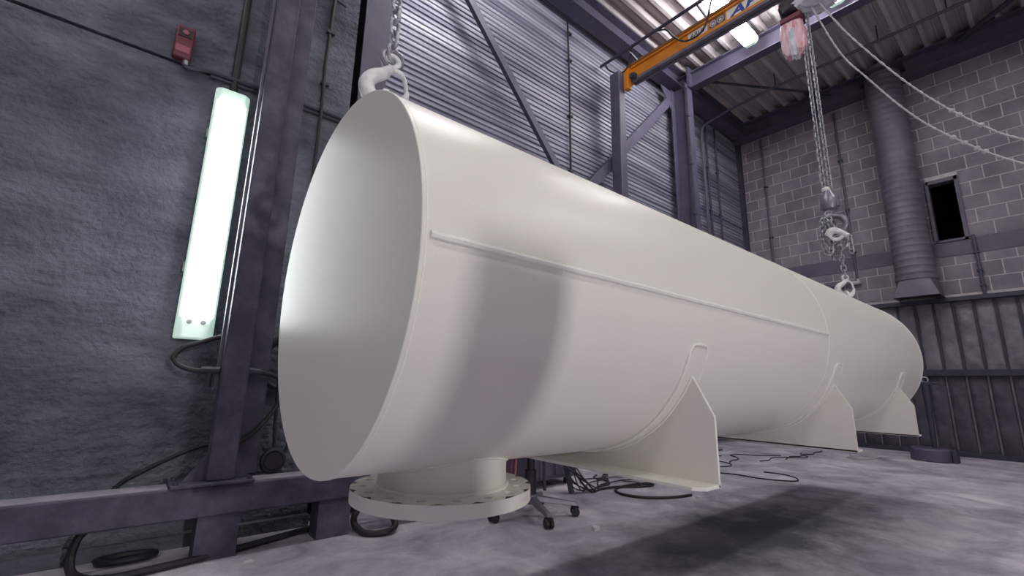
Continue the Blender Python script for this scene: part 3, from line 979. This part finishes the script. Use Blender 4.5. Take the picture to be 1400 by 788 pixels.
put('festoon_cable', MB().tube(smooth_path([(KX - 0.18, 3.42, 5.11), (KX - 0.16, 3.36, 5.00), (KX - 0.08, 3.26, 4.94), (KX - 0.05, 3.16, 4.98), (KX - 0.10, 3.06, 5.10), (KX - 0.18, 2.98, 5.16)], 8), 0.011, 8)
    .tube(smooth_path([(KX - 0.18, 2.62, 5.12), (KX - 0.17, 2.50, 5.06), (KX - 0.16, 2.42, 4.92), (KX - 0.15, 2.30, 4.78), (KX - 0.14, 2.16, 4.75), (KX - 0.13, 2.06, 4.80), (KX - 0.13, 2.0, 4.92), (KX - 0.15, 1.94, 5.08), (KX - 0.18, 1.88, 5.14)], 8), 0.011, 8), M_black, cr)
FXX = KX + 0.03


def decal(name, ya, yb, za, zb, m, parent, d=0.002):
    return put(name, MB().box((FXX - d, yb, za), (FXX + 0.001, ya, zb)), m, parent, smooth=False)


def lettering(txt, ya, z, size, m, parent, width, shear=0.25, off=0.012):
    cu = bpy.data.curves.new('txt', 'FONT')
    cu.body = txt; cu.size = size; cu.shear = shear; cu.offset = off * size; cu.extrude = 0.0008
    to = bpy.data.objects.new('txt', cu)
    col.objects.link(to)
    bpy.context.view_layer.update()
    dg = bpy.context.evaluated_depsgraph_get()
    me = bpy.data.meshes.new_from_object(to.evaluated_get(dg))
    bpy.data.objects.remove(to)
    xsv = [v.co.x for v in me.vertices]
    w = max(xsv) - min(xsv); x0 = min(xsv)
    base = wloc(parent)
    for v in me.vertices:
        x, yv, zz = v.co
        v.co = Vector((FXX - 0.0035 - zz, ya - (x - x0) * width / w, z + yv)) - base
    me.materials.clear(); me.materials.append(m)
    o = bpy.data.objects.new('lettering', me)
    o.parent = parent
    col.objects.link(o)
    return o


p1 = decal('name_plate', 2.33, 2.09, 4.89, 4.984, M_white, cr)
lettering('ABUS', 2.31, 4.905, 0.085, M_blackp, p1, 0.19)
p2 = decal('emblem_plate', 2.07, 1.885, 4.885, 4.985, M_beamgrey, cr)
for yy in (2.02, 1.935):
    put('emblem_ring', MB().tube([(FXX - 0.004, yy + 0.034 * math.cos(a), 4.935 + 0.034 * math.sin(a)) for a in [2 * math.pi * q / 24 for q in range(24)]], 0.004, 6, closed=True), M_white, p2)
    put('emblem_mark', MB().box((FXX - 0.004, yy - 0.016, 4.922), (FXX, yy + 0.016, 4.948)), M_white, p2, smooth=False)
p3 = decal('logo_plate', 1.865, 1.20, 4.862, 4.988, M_white, cr)
lettering('ABUS', 1.84, 4.872, 0.150, M_blue, p3, 0.60, off=0.03)

# ------------------------------------------------------------------ luminaires
def ceiling_light(x0, x1, y, label, off=''):
    t = thing('ceiling_light' + off, label, 'light', ((x0 + x1) / 2, y, 5.50), 'fluorescent ceiling lights')
    put('housing', MB().box((x0 + 0.01, y - 0.06, 5.60), (x1 - 0.01, y + 0.06, 5.68)), M_lampbody, t, bevel=0.006)
    sec = [(-0.085, 5.62), (-0.098, 5.575), (-0.088, 5.53), (-0.055, 5.50), (0.055, 5.50), (0.088, 5.53), (0.098, 5.575), (0.085, 5.62)]
    put('diffuser' + off, MB().prism([(x0 + 0.05, y + a, z) for a, z in sec], (x1 - x0 - 0.10, 0, 0)), M_tubeC, t, smooth=False)
    for xx in (x0, x1 - 0.055):
        put('end_cap' + off, MB().prism([(xx, y + a * 1.02, z - 0.001) for a, z in sec], (0.055, 0, 0)), M_tubeend, t, smooth=False)
    for xx in (x0 + 0.25, x1 - 0.25):
        put('hanger', MB().box((xx - 0.01, y - 0.01, 5.67), (xx + 0.01, y + 0.01, 5.82)), M_steel_dk, t, smooth=False)



ceiling_light(4.55, 6.00, 2.145, 'glowing white fluorescent light on the ceiling behind the orange crane beam')
ceiling_light(4.64, 6.09, 1.15, 'glowing white fluorescent light on the ceiling behind the wrapped hoist')
for x0 in (-2.4, 1.5):
    ceiling_light(x0, x0 + 1.45, 2.20, 'fluorescent light on the deck above the concrete wall side', '_offscreen')
for x0, y_ in ((-2.4, -1.6), (1.0, -1.6), (4.55, -1.6)):
    ceiling_light(x0, x0 + 1.45, y_, 'fluorescent light on the deck over the open floor', '_offscreen')


def wall_light(xa, xb, y, z0, z1, s, label):
    """vertical weatherproof luminaire on a wall; s = +1 when the wall lies toward +y"""
    t = thing('wall_light', label, 'light', ((xa + xb) / 2, y, z0), 'upright wall lights')
    yb, yf = y, y - 0.11 * s
    put('housing', MB().box((xa + 0.012, yb, z0 + 0.01), (xb - 0.012, y - 0.05 * s, z1 - 0.01)), M_lampbody, t, bevel=0.006)

    def sect(za, zb, grow=0.0):
        return MB().prism([(xa - grow, y - 0.045 * s, za), (xa - grow, y - 0.085 * s, za), (xa + 0.025, yf - grow * s, za), (xb - 0.025, yf - grow * s, za), (xb + grow, y - 0.085 * s, za), (xb + grow, y - 0.045 * s, za)], (0, 0, zb - za))
    put('cover', sect(z0, z1), M_tubeend, t, smooth=False, bevel=0.008)
    for xx in (xa + 0.052, xb - 0.052):
        put('fluorescent_tube', MB().tube([(xx, yf + 0.018 * s, z0 + 0.10), (xx, yf + 0.018 * s, z0 + 0.115), (xx, yf + 0.018 * s, z1 - 0.085), (xx, yf + 0.018 * s, z1 - 0.07)], [0.022, 0.040, 0.040, 0.022], 16), M_tube, t)
    for xx in (xa + 0.055, xb - 0.055):
        put('tube_socket', MB().cyl((xx, yf - 0.001 * s, z0 + 0.085), (xx, yf - 0.004 * s, z0 + 0.085), 0.012, 12), M_lampbody, t)
    for zz in (z0 + 0.35, z1 - 0.3):
        put('clip', MB().box((xa - 0.008, y - 0.04 * s, zz), (xa + 0.006, y - 0.06 * s, zz + 0.05)), M_lampbody, t, smooth=False)
    return t


def flood_light(x, y, z, power, label):
    t = thing('flood_light_offscreen', label, 'light', (x, y, 0))
    put('head', MB().box((x - 0.12, y - 0.07, z - 0.12), (x + 0.12, y - 0.005, z + 0.12)), M_black, t, bevel=0.01)
    put('mast', MB().cyl((x, y - 0.04, 0.25), (x, y - 0.04, z - 0.1), 0.018, 12), M_steel_dk, t)
    for k in range(3):
        a = R_(90 + 120 * k)
        put('leg', MB().tube([(x, y - 0.04, 0.45), (x + 0.42 * math.cos(a), y - 0.04 + 0.42 * math.sin(a), 0.012)], 0.012, 8), M_steel_dk, t)
    ld = bpy.data.lights.new('flood_offscreen', 'AREA')
    ld.shape = 'RECTANGLE'; ld.size = 0.10; ld.size_y = 0.16; ld.energy = power; ld.color = (1.0, 0.97, 0.95)
    lo = bpy.data.objects.new('flood_lens_offscreen', ld)
    lo.parent = t
    lo.location = (0, 0.0, z)
    lo.rotation_euler = (R_(-90) + math.pi, 0, 0)
    col.objects.link(lo)


flood_light(0.64, -4.15, 1.65, FLOOD, 'black flood light on a tripod by the pale painted wall')
cp = thing('shadow_post', 'slim grey post added out of view to cast the shadow band on the tank', 'shadow blocker', (0.635, -1.34, 0))  # unseen post, added only to throw the shadow band onto the tank side
put('body', MB().box((0.558, -1.42, 0.02), (0.712, -1.26, 1.32)), M_steel, cp, bevel=0.008)
put('foot_plate', MB().box((0.50, -1.48, 0), (0.77, -1.20, 0.02)), M_steel_dk, cp, smooth=False)
for zz, mm in ((1.24, M_red), (1.16, M_blackp), (1.08, M_white)):
    put('shadow_post_button', MB().cyl((0.635, -1.26, zz), (0.635, -1.245, zz), 0.018, 14), mm, cp)
wall_light(0.135, 0.305, YC, 1.00, 2.42, 1, 'upright glowing fluorescent light on the rough concrete wall')

# ------------------------------------------------------------------ dark frame standing along the concrete wall
fr = thing('guard_rail', 'dusty dark steel rail with a tall post bolted on top, along the concrete wall', 'rail', (0.4, 2.64, 0))
put('rail', MB().box((-3.2, 2.58, 0.19), (1.62, 2.72, 0.325)), M_frame, fr, bevel=0.008)
put('dust_and_light_layer', MB().box((-3.19, 2.588, 0.325), (0.20, 2.712, 0.3275)).box((0.54, 2.588, 0.325), (1.61, 2.712, 0.3275)), M_beamgrey2, fr, smooth=False)  # overspray dust; its pale colour also holds the light on the rail top
for xx, ww in ((0.33, 0.17), (0.86, 0.17), (-1.4, 0.17), (1.42, 0.17)):
    put('foot_post', MB().box((xx, 2.60, 0), (xx + ww, 2.72, 0.19)), M_frame, fr, smooth=False)
put('base_plate', MB().box((0.205, 2.56, 0.325), (0.535, 2.74, 0.338)), M_frame, fr, bevel=0.003)
put('front_post', MB().box((0.338, 2.60, 0.338), (0.455, 2.68, 5.5)), M_frame, fr, bevel=0.006)
put('rear_post', MB().box((0.36, 2.70, 0.338), (0.565, 2.82, 5.5)), M_frame, fr, bevel=0.006)
put('web_plate', MB().box((0.385, 2.675, 0.338), (0.405, 2.71, 5.5)), M_frame, fr, smooth=False)
put('edge_strip', MB().box((0.325, 2.665, 0.75), (0.337, 2.70, 4.5)), M_beamgrey, fr, smooth=False)
for a, b in ((0.338, 0.245), (0.455, 0.52)):
    put('gusset', MB().prism([(a, 2.635, 0.338), (b, 2.635, 0.338), (a, 2.635, 0.46)], (0, 0.01, 0)), M_frame, fr, smooth=False)
for xx in (0.225, 0.515):
    for yy in (2.585, 2.715):
        put('bolt', MB().cyl((xx, yy, 0.338), (xx, yy, 0.352), 0.010, 6), M_steel_dk, fr)

# ------------------------------------------------------------------ fittings on the concrete wall
al = thing('alarm_box', 'small dull red alarm box on the concrete wall above the upright light', 'alarm box', (-0.04, YC, 2.54))
put('case', MB().box((-0.085, YC - 0.055, 2.54), (0.0, YC, 2.735)), M_red, al, bevel=0.008)
put('call_plate', MB().box((-0.075, YC - 0.060, 2.665), (-0.012, YC - 0.054, 2.715)), M_blackp, al, smooth=False)
put('button', MB().cyl((-0.043, YC - 0.068, 2.69), (-0.043, YC - 0.058, 2.69), 0.014, 12), M_redl, al)
put('label_strip', MB().box((-0.077, YC - 0.059, 2.570), (-0.012, YC - 0.054, 2.610)), M_redl, al, smooth=False)
put('cable_gland', MB().cyl((-0.02, YC - 0.03, 2.545), (-0.02, YC - 0.03, 2.51), 0.016, 12), M_alu, al)

cd = thing('conduit', 'dark twin conduit running level along the concrete wall behind the tall post', 'conduit', (0.4, YC - 0.03, 2.5))
put('pipe', MB().tube(smooth_path([(-0.02, YC - 0.03, 2.515), (-0.015, YC - 0.035, 2.50), (0.02, YC - 0.035, 2.505), (0.10, YC - 0.03, 2.530), (0.3, YC - 0.03, 2.538), (0.6, YC - 0.03, 2.545), (0.93, YC - 0.03, 2.548)], 6), 0.013, 8), M_steel_dk, cd)
put('pipe', MB().tube([(0.10, YC - 0.025, 2.508), (0.5, YC - 0.025, 2.518), (0.93, YC - 0.025, 2.522)], 0.011, 8), M_steel_dk, cd)
vc = tag(put('lamp_cable', MB().tube([(0.222, YC - 0.022, 2.40), (0.220, YC - 0.022, 3.0), (0.222, YC - 0.022, 5.7)], 0.020, 10), M_black, at=(0.22, YC - 0.022, 2.40)), 'thick dark conduit dropping straight down to the upright glowing light', 'conduit')
wc2 = thing('wall_cable', 'thin dark cable clipped upright on the concrete wall between the two posts', 'cable', (0.715, YC - 0.015, 1.6))
put('cable', MB().tube([(0.715, YC - 0.015, 1.6), (0.716, YC - 0.015, 2.3), (0.708, YC - 0.05, 2.55), (0.708, YC - 0.015, 2.9), (0.722, YC - 0.015, 3.5), (0.722, YC - 0.015, 5.6)], 0.011, 8), M_black, wc2)
for zz in (2.75, 3.15, 3.5, 3.9):
    put('cable_clip', MB().box((0.69, YC - 0.03, zz), (0.745, YC, zz + 0.02)), M_steel_dk, wc2, smooth=False)
put('side_branch', MB().tube([(0.66, YC - 0.015, 3.50), (0.722, YC - 0.015, 3.44), (0.80, YC - 0.015, 3.42)], 0.006, 6), M_black, wc2)

ah = thing('air_hose', 'black air hose with a valve looping off the tall post below the upright light', 'hose', (0.30, 2.68, 0.75))
put('hose', MB().tube(smooth_path([(0.350, 2.690, 1.02), (0.305, 2.715, 1.005), (0.26, 2.74, 0.985), (0.18, 2.76, 0.95), (0.150, 2.75, 0.90), (0.18, 2.72, 0.86), (0.24, 2.69, 0.84), (0.30, 2.655, 0.842), (0.342, 2.645, 0.845)], 6), 0.012, 8), M_black, ah)
put('valve', MB().cyl((0.262, 2.672, 0.842), (0.337, 2.645, 0.843), 0.018, 10).cyl((0.295, 2.658, 0.75), (0.295, 2.658, 0.84), 0.014, 10).box((0.28, 2.643, 0.735), (0.31, 2.673, 0.765)), M_steel_dk, ah)
dh = thing('drop_hose', 'black hose drooping from the tall post behind the flat round end', 'hose', (0.6, 2.72, 0.38))
put('hose', MB().tube(smooth_path([(0.453, 2.645, 0.845), (0.52, 2.665, 0.84), (0.60, 2.70, 0.82), (0.655, 2.72, 0.76), (0.63, 2.71, 0.68), (0.56, 2.687, 0.58), (0.50, 2.686, 0.52), (0.448, 2.690, 0.487)], 6), 0.012, 8), M_black, dh)
put('hose_nozzle', MB().cyl((0.455, 2.646, 0.845), (0.52, 2.663, 0.842), 0.018, 10), M_steel_dk, dh)
put('hanging_loop', MB().tube(smooth_path([(0.645, 2.835, 0.775), (0.652, 2.83, 0.62), (0.655, 2.80, 0.47), (0.67, 2.79, 0.40), (0.70, 2.79, 0.40), (0.735, 2.81, 0.52), (0.72, 2.84, 0.78)], 6), 0.009, 8), M_black, dh)
hc = thing('hose_coil', 'black hose coiled on a hook on the concrete wall behind the round end', 'hose', (0.66, 2.86, 0.75))
for k in range(3):
    put('coil_turn', MB().tube([(0.665 + (0.115 - 0.008 * k) * math.cos(a), 2.846 + 0.02 * k, 0.90 + (0.14 - 0.008 * k) * math.sin(a)) for a in [2 * math.pi * q / 36 for q in range(36)]], 0.016, 8, closed=True), M_black, hc)
put('wall_hook', MB().tube([(0.665, YC, 1.015), (0.665, 2.825, 1.005), (0.665, 2.815, 1.035)], 0.008, 8), M_steel_dk, hc)
hw = thing('hand_wheel', 'small dark wheel lying against the foot of the tall post', 'wheel', (0.565, 2.76, 0.32))
put('rim', MB().tube([(0.640 + 0.048 * math.cos(a), 2.72, 0.3915 + 0.052 * math.sin(a)) for a in [2 * math.pi * q / 28 for q in range(28)]], 0.015, 8, closed=True), M_black, hw)
put('hub', MB().cyl((0.640, 2.70, 0.391), (0.640, 2.74, 0.391), 0.042, 20), M_black, hw)
put('axle', MB().cyl((0.640, 2.74, 0.391), (0.640, 2.80, 0.391), 0.012, 10), M_steel_dk, hw)

# ------------------------------------------------------------------ hoses and cables on the floor by the concrete wall
LAID = []


def drape(sp, r):
    """lift a floor cable where it crosses those laid before it"""
    out = []
    for p in sp:
        p = Vector(p)
        if p.z < 0.06:
            p.z = r
            for q, rq in LAID:
                d = math.hypot(p.x - q.x, p.y - q.y)
                if d < 0.10:
                    p.z = max(p.z, r + (q.z + rq) * max(0.0, 1 - max(0.0, d - r - rq - 0.006) / 0.07))
        out.append(p)
    for a, b in zip(out[:-1], out[1:]):
        n = max(1, int((b - a).length / 0.008))
        for i in range(n):
            w = a.lerp(b, i / n)
            if w.z < 0.08:
                LAID.append((w, r))
    return out


def floor_cable(name, label, pts, r, m=None, n=6, cat='cable', lie=False):
    sp = smooth_path(pts, n)
    if lie:
        sp = drape(sp, r)
    return tag(put(name, MB().tube(sp, r, 8), m or M_black, at=tuple(sp[len(sp) // 2])), label, cat)


floor_cable('floor_hose', 'thick black hose drooping from the dark rail and trailing along the wall foot',
            [(0.02, 2.74, 0.20), (-0.06, 2.70, 0.16), (-0.075, 2.66, 0.07), (-0.04, 2.62, 0.022), (0.06, 2.56, 0.016), (0.22, 2.58, 0.016), (0.42, 2.62, 0.016), (0.62, 2.68, 0.016), (0.86, 2.76, 0.016), (1.02, 2.78, 0.03), (1.14, 2.80, 0.09), (1.24, 2.80, 0.20)], 0.016, cat='hose')
floor_cable('hose_ring', 'flat loop of black hose lying at the wall foot under the dark rail',
            [(0.11 + 0.10 * math.cos(a), 2.80 + 0.045 * math.sin(a), 0.016) for a in [2 * math.pi * q / 20 for q in range(21)]], 0.015, n=2, cat='hose')
floor_cable('slack_cable', 'dark cable sloping from the tall post down behind the rail',
            [(0.368, 2.80, 0.485), (0.32, 2.81, 0.472), (0.24, 2.82, 0.44), (0.12, 2.84, 0.375), (0.02, 2.85, 0.30), (-0.06, 2.86, 0.12), (-0.10, 2.86, 0.012)], 0.010)
floor_cable('hose_end', 'short curl of black hose on the floor under the drilled flange',
            [(1.12, 2.66, 0.14), (1.06, 2.62, 0.06), (1.08, 2.52, 0.018), (1.17, 2.46, 0.018), (1.25, 2.50, 0.03), (1.26, 2.58, 0.08)], 0.018, cat='hose')

# ------------------------------------------------------------------ stool, box, cables under the tank
scx, scy = 2.073, 2.30
st = thing('swivel_stool', 'swivel stool on a five-star castor base behind the drilled flange', 'stool', (scx, scy, 0))
put('gas_column', MB().cyl((scx, scy, 0.09), (scx, scy, 0.27), 0.038, 18).cyl((scx, scy, 0.27), (scx, scy, 0.46), 0.026, 16), M_black, st)
put('hub', MB().lathe([(0.045, 0.075), (0.052, 0.09), (0.048, 0.125), (0.040, 0.13)], (scx, scy, 0), 'z', 20, caps=True), M_alu, st)
put('seat', MB().lathe([(0.02, 0.455), (0.17, 0.455), (0.185, 0.47), (0.185, 0.50), (0.165, 0.515), (0.02, 0.52)], (scx, scy, 0), 'z', 32, caps=True), M_black, st)
for k in range(5):
    a = R_(250 + 72 * k)
    ca, sa = math.cos(a), math.sin(a)
    P = lambda d, w, z: (scx + ca * d - sa * w, scy + sa * d + ca * w, z)
    mb = MB().add([P(0.03, -0.026, 0.085), P(0.03, 0.026, 0.085), P(0.03, 0.022, 0.122), P(0.03, -0.022, 0.122), P(0.295, -0.016, 0.060), P(0.295, 0.016, 0.060), P(0.295, 0.013, 0.082), P(0.295, -0.013, 0.082)],
                  [(0, 3, 2, 1), (4, 5, 6, 7), (0, 1, 5, 4), (1, 2, 6, 5), (2, 3, 7, 6), (3, 0, 4, 7)])
    arm = put('base_arm', mb, M_alu, st, bevel=0.004)
    put('caster', MB().cyl(P(0.283, -0.024, 0.027), P(0.283, -0.006, 0.027), 0.027, 16).cyl(P(0.283, 0.006, 0.027), P(0.283, 0.024, 0.027), 0.027, 16).cyl(P(0.275, 0, 0.03), P(0.275, 0, 0.066), 0.010, 8).box(tuple(Vector(P(0.283, 0, 0.05)) - Vector((0.018, 0.018, 0.008))), tuple(Vector(P(0.283, 0, 0.05)) + Vector((0.018, 0.018, 0.008)))), M_black, arm)

bx = thing('steel_cabinet', 'low grey steel cabinet standing behind the stool', 'cabinet', (2.85, 3.0, 0))
put('body', MB().box((2.50, 2.80, 0.06), (3.05, 3.25, 0.50)), M_cab, bx, bevel=0.008)
put('door', MB().box((2.53, 2.788, 0.09), (2.76, 2.802, 0.47)), M_cab, bx, bevel=0.004)
put('door', MB().box((2.79, 2.788, 0.09), (3.02, 2.802, 0.47)), M_cab, bx, bevel=0.004)
for xx in (2.54, 2.97):
    for yy in (2.84, 3.19):
        put('foot', MB().box((xx, yy, 0), (xx + 0.04, yy + 0.04, 0.06)), M_black, bx, smooth=False)
hb = thing('cable_bundle', 'dark cables hanging over a thin stand beside the grey cabinet', 'cable', (2.78, 2.58, 0))
put('stand_leg', MB().tube([(2.66, 2.62, 0.42), (2.72, 2.55, 0.01)], 0.022, 10).tube([(2.56, 2.70, 0.42), (2.60, 2.72, 0.01)], 0.012, 8), M_steel_dk, hb)
rb_ = random.Random(5)
for k in range(8):
    u = lambda q: rb_.uniform(-q, q)
    pts = [(2.62 + u(0.03), 2.64 + u(0.03), 0.42), (2.68 + u(0.05), 2.58 + u(0.03), 0.28 + u(0.06)), (2.76 + u(0.08), 2.54 + u(0.03), 0.10 + u(0.05)), (2.90 + u(0.10), 2.50 + u(0.05), 0.012)]
    a = rb_.uniform(0.0, 0.7)
    for q in range(5):
        x, y_, z = pts[-1]
        pts.append((x + 0.16 * math.cos(a), y_ + 0.16 * math.sin(a), 0.008 + 0.004 * (q % 2)))
        a += u(0.9) - 2.2 * (pts[-1][1] - 2.66)
    rr_ = rb_.choice((0.005, 0.006, 0.008))
    put('cable', MB().tube(smooth_path(pts, 8), rr_, 6), M_black if k % 3 else M_dust, hb)
put('red_hose', MB().tube(smooth_path([(2.36, 2.86, 0.46), (2.37, 2.84, 0.36), (2.35, 2.83, 0.22), (2.33, 2.83, 0.012)], 6), 0.012, 8), M_red, hb)
put('red_hose', MB().tube(smooth_path([(2.40, 2.86, 0.46), (2.40, 2.83, 0.30), (2.37, 2.82, 0.012)], 6), 0.009, 8), M_redl, hb)
floor_cable('cable_coil', 'black cable looped on the floor below the nearest tank saddle',
            [(3.42, 1.97, 0.010), (3.22, 2.02, 0.012), (3.05, 2.14, 0.010), (3.00, 2.30, 0.012), (3.10, 2.43, 0.010), (3.32, 2.46, 0.014), (3.60, 2.40, 0.010), (3.9, 2.42, 0.010)], 0.010, n=14, lie=True)
rc = random.Random(11)
for k in range(7):
    x, y_ = 3.6 + 0.42 * k, 2.35 + rc.uniform(-0.1, 0.3)
    a = rc.uniform(-0.5, 0.5)
    pts = []
    for q in range(9):
        pts.append((x, y_, 0.007 + 0.003 * (q % 2)))
        a += rc.uniform(-0.75, 0.75) - 0.9 * (y_ - 2.45)
        x += 0.17 * math.cos(a); y_ += 0.17 * math.sin(a)
    floor_cable('tangled_cable', ('thin dusty grey cable' if k % 2 else 'thin black cable') + ' in the tangle on the floor beyond the tank saddles', pts, 0.006, M_dust if k % 2 else M_black, 10, lie=True)['group'] = 'tangled floor cables'
floor_cable('white_cable', 'thin pale cable hanging behind the last saddle and curling on the floor',
            [(6.75, 1.86, 0.50), (6.74, 1.84, 0.25), (6.80, 1.82, 0.06), (6.95, 1.80, 0.012), (7.2, 1.74, 0.010), (7.3, 1.85, 0.010), (7.05, 1.92, 0.010), (6.92, 1.82, 0.012), (7.05, 1.70, 0.010), (7.38, 1.66, 0.010)], 0.008, M_rope)

# --- floor stand at the far end
fsx, fsy = 7.68, 1.215
fs_ = thing('floor_stand', 'dark upright post stand on a heavy drum base in front of the padded wall', 'stand', (fsx, fsy, 0))
put('drum_base', MB().lathe([(0.19, 0), (0.205, 0.01), (0.205, 0.13), (0.19, 0.15), (0.03, 0.155)], (fsx, fsy, 0), 'z', 40, caps=True), M_steel, fs_)
put('side_plate', MB().box((fsx - 0.10, fsy - 0.235, 0.0), (fsx + 0.08, fsy - 0.19, 0.15)), M_steel_dk, fs_, bevel=0.006)
put('post', MB().tube([(fsx, fsy - 0.035, 0.15), (fsx, fsy - 0.04, 0.55), (fsx, fsy - 0.045, 0.92)], [0.026, 0.032, 0.045], 14), M_steel_dk, fs_)
put('head', MB().box((fsx - 0.04, fsy - 0.11, 0.91), (fsx + 0.04, fsy + 0.02, 0.94)).cyl((fsx, fsy - 0.16, 0.925), (fsx, fsy - 0.10, 0.925), 0.014, 8), M_steel_dk, fs_)
put('eye_ring', MB().tube([(fsx, fsy - 0.045 + 0.032 * math.cos(a), 0.968 + 0.032 * math.sin(a)) for a in [2 * math.pi * q / 20 for q in range(20)]], 0.007, 8, closed=True), M_chain, fs_)

# ------------------------------------------------------------------ duct and pipes on the far wall
du = thing('ventilation_duct', 'tall round spiral ventilation duct standing against the block wall', 'duct', (8.36, 1.18, 2.1))
prof = []
z = 2.36
while z < 5.66:
    prof += [(0.2225, z), (0.2225, z + 0.078), (0.2255, z + 0.083), (0.2255, z + 0.092), (0.2225, z + 0.097)]
    z += 0.097
put('spiral_tube', MB().lathe(prof, (8.36, 1.18, 0), 'z', 48), M_duct, du, angle=60)
n = 48
sq = []
for j in range(n):
    a = 2 * math.pi * j / n
    c_, s_ = math.cos(a), math.sin(a); m_ = max(abs(c_), abs(s_))
    sq.append((8.36 + 0.24 * c_ / m_, 1.18 + 0.245 * s_ / m_, 2.10))
ci = [(8.36 + 0.222 * math.cos(2 * math.pi * j / n), 1.18 + 0.222 * math.sin(2 * math.pi * j / n), 2.36) for j in range(n)]
put('square_transition', MB().add(sq + ci, [(j, (j + 1) % n, n + (j + 1) % n, n + j) for j in range(n)]), M_duct, du, angle=12)
put('collar', MB().lathe([(0.224, 2.345), (0.236, 2.35), (0.236, 2.40), (0.224, 2.405)], (8.36, 1.18, 0), 'z', 48), M_duct, du)
put('head_bracket', MB().box((8.10, 0.90, 5.62), (8.60, 1.46, 5.66)), M_steel_dk, du, smooth=False)

pg = 'thin pipes on the block wall'


def wall_pipe(pts, r, label):
    t = thing('wall_pipe', label, 'pipe', pts[-1], pg)
    put('pipe', MB().tube(pts, r, 8), M_steel, t)
    a, b = Vector(pts[0]), Vector(pts[1])
    for f_ in (0.3, 0.6, 0.85):
        p = a.lerp(b, f_)
        put('pipe_clip', MB().box(tuple(p - Vector((0.025, 0.03, 0.012))), (XB, p.y + 0.03, p.z + 0.012)), M_steel_dk, t, smooth=False)


wall_pipe([(8.565, 3.07, 5.46), (8.565, 3.07, 2.2)], 0.018, 'thin upright pipe on the block wall near the corrugated corner')
wall_pipe([(8.565, 1.90, 5.42), (8.565, 1.90, 2.54), (8.565, 1.905, 2.50)], 0.016, 'thin upright pipe on the block wall behind the twin hoist chain')
wall_pipe([(8.565, 0.556, 2.93), (8.565, 0.556, 2.10)], 0.018, 'short upright pipe on the block wall below the dark opening')
hp_ = thing('tap_pipe', 'short level pipe with a tap end below the painted band', 'pipe', (8.55, 2.05, 2.47))
put('pipe', MB().tube([(8.55, 2.35, 2.45), (8.55, 1.92, 2.475)], 0.018, 8), M_steel, hp_)
put('tap', MB().cyl((8.55, 1.97, 2.473), (8.55, 1.86, 2.478), 0.030, 10).box((8.52, 1.87, 2.49), (8.56, 1.90, 2.53)), M_mortar, hp_)

# conduit under the deck and down the cladding, roof rods
cdp = thing('ceiling_conduit', 'long thin conduit crossing under the deck and bending down the cladding', 'conduit', (7.2, 3.4, 3.0))
put('pipe', MB().tube(smooth_path([(7.05, 3.46, 2.4), (7.05, 3.46, 4.6), (7.05, 3.46, 5.15), (7.10, 3.42, 5.32), (7.20, 3.25, 5.43), (7.28, 3.0, 5.52), (7.30, 2.4, 5.57), (7.30, 1.6, 5.57), (7.30, 0.6, 5.57), (7.30, -1.0, 5.57), (7.30, -3.0, 5.57)], 6), 0.022, 8), M_steel, cdp)
for yy in (2.32, 1.0, 0.3, -0.6):
    put('hanger', MB().box((7.29, yy - 0.008, 5.58), (7.31, yy + 0.008, 5.81)), M_steel_dk, cdp, smooth=False)
for xx, lab in ((7.28, 'dark cable clipped upright on the cladding beside the bent conduit'), (7.62, 'dark cable clipped upright on the cladding near the block wall')):
    cw = thing('cladding_cable', lab, 'cable', (xx, 3.50, 2.4))
    put('cable', MB().tube([(xx, 3.505, 2.4), (xx, 3.505, 5.5)], 0.016, 8), M_steel_dk, cw)
    for zz in (3.0, 3.8, 4.6):
        put('cable_clip', MB().box((xx - 0.03, 3.49, zz), (xx + 0.03, 3.53, zz + 0.02)), M_steel_dk, cw, smooth=False)
cw = thing('cladding_cable', 'dark cable clipped upright on the cladding between the brace and the crane post', 'cable', (3.75, 3.50, 2.4))
put('cable', MB().tube([(3.78, 3.505, 2.4), (3.77, 3.505, 3.3), (3.755, 3.505, 4.7), (3.73, 3.505, 5.5)], 0.013, 8), M_black, cw)
for zz in (3.35, 4.1, 4.9, 5.3):
    put('cable_clip', MB().box((3.735, 3.485, zz), (3.795, 3.53, zz + 0.022)), M_black, cw, smooth=False)
for p, q, lab in (((6.30, 3.15, 5.67), (8.35, 1.85, 5.67), 'thin tie rod crossing under the deck from the column head'),
                  ((8.32, 0.30, 5.67), (6.35, -1.9, 5.67), 'dark tie rod running from the top of the block wall to the roof beam')):
    rd = thing('tie_rod', lab, 'rod', p, 'roof tie rods')
    put('rod', MB().tube([p, q], 0.020 if p[0] < 7 else 0.035, 10), M_steel_dk, rd)
    put('end_fork', MB().cyl(p, tuple(Vector(p).lerp(Vector(q), 0.06)), 0.032, 10), M_steel_dk, rd)
crumb = MB().prism([(-0.012, -0.008, 0), (0.013, -0.006, 0), (0.008, 0.012, 0), (-0.006, 0.010, 0)], (0.002, 0.001, 0.012)).mesh('paint_flake', M_crumb, smooth=False)
for (x, y_), lab in (((2.18, 1.86), 'white paint flake on the floor in front of the castors'), ((0.52, 2.43), 'white paint flake on the floor in front of the dark rail'), ((3.40, 1.90), 'white paint flake on the floor at the black cable loop')):
    o = bpy.data.objects.new('paint_flake', crumb)
    o.location = (x, y_, 0.0)
    o.scale = (2.0, 2.0, 1.4)
    col.objects.link(o)
    tag(o, lab, 'paint flake', 'paint flakes')
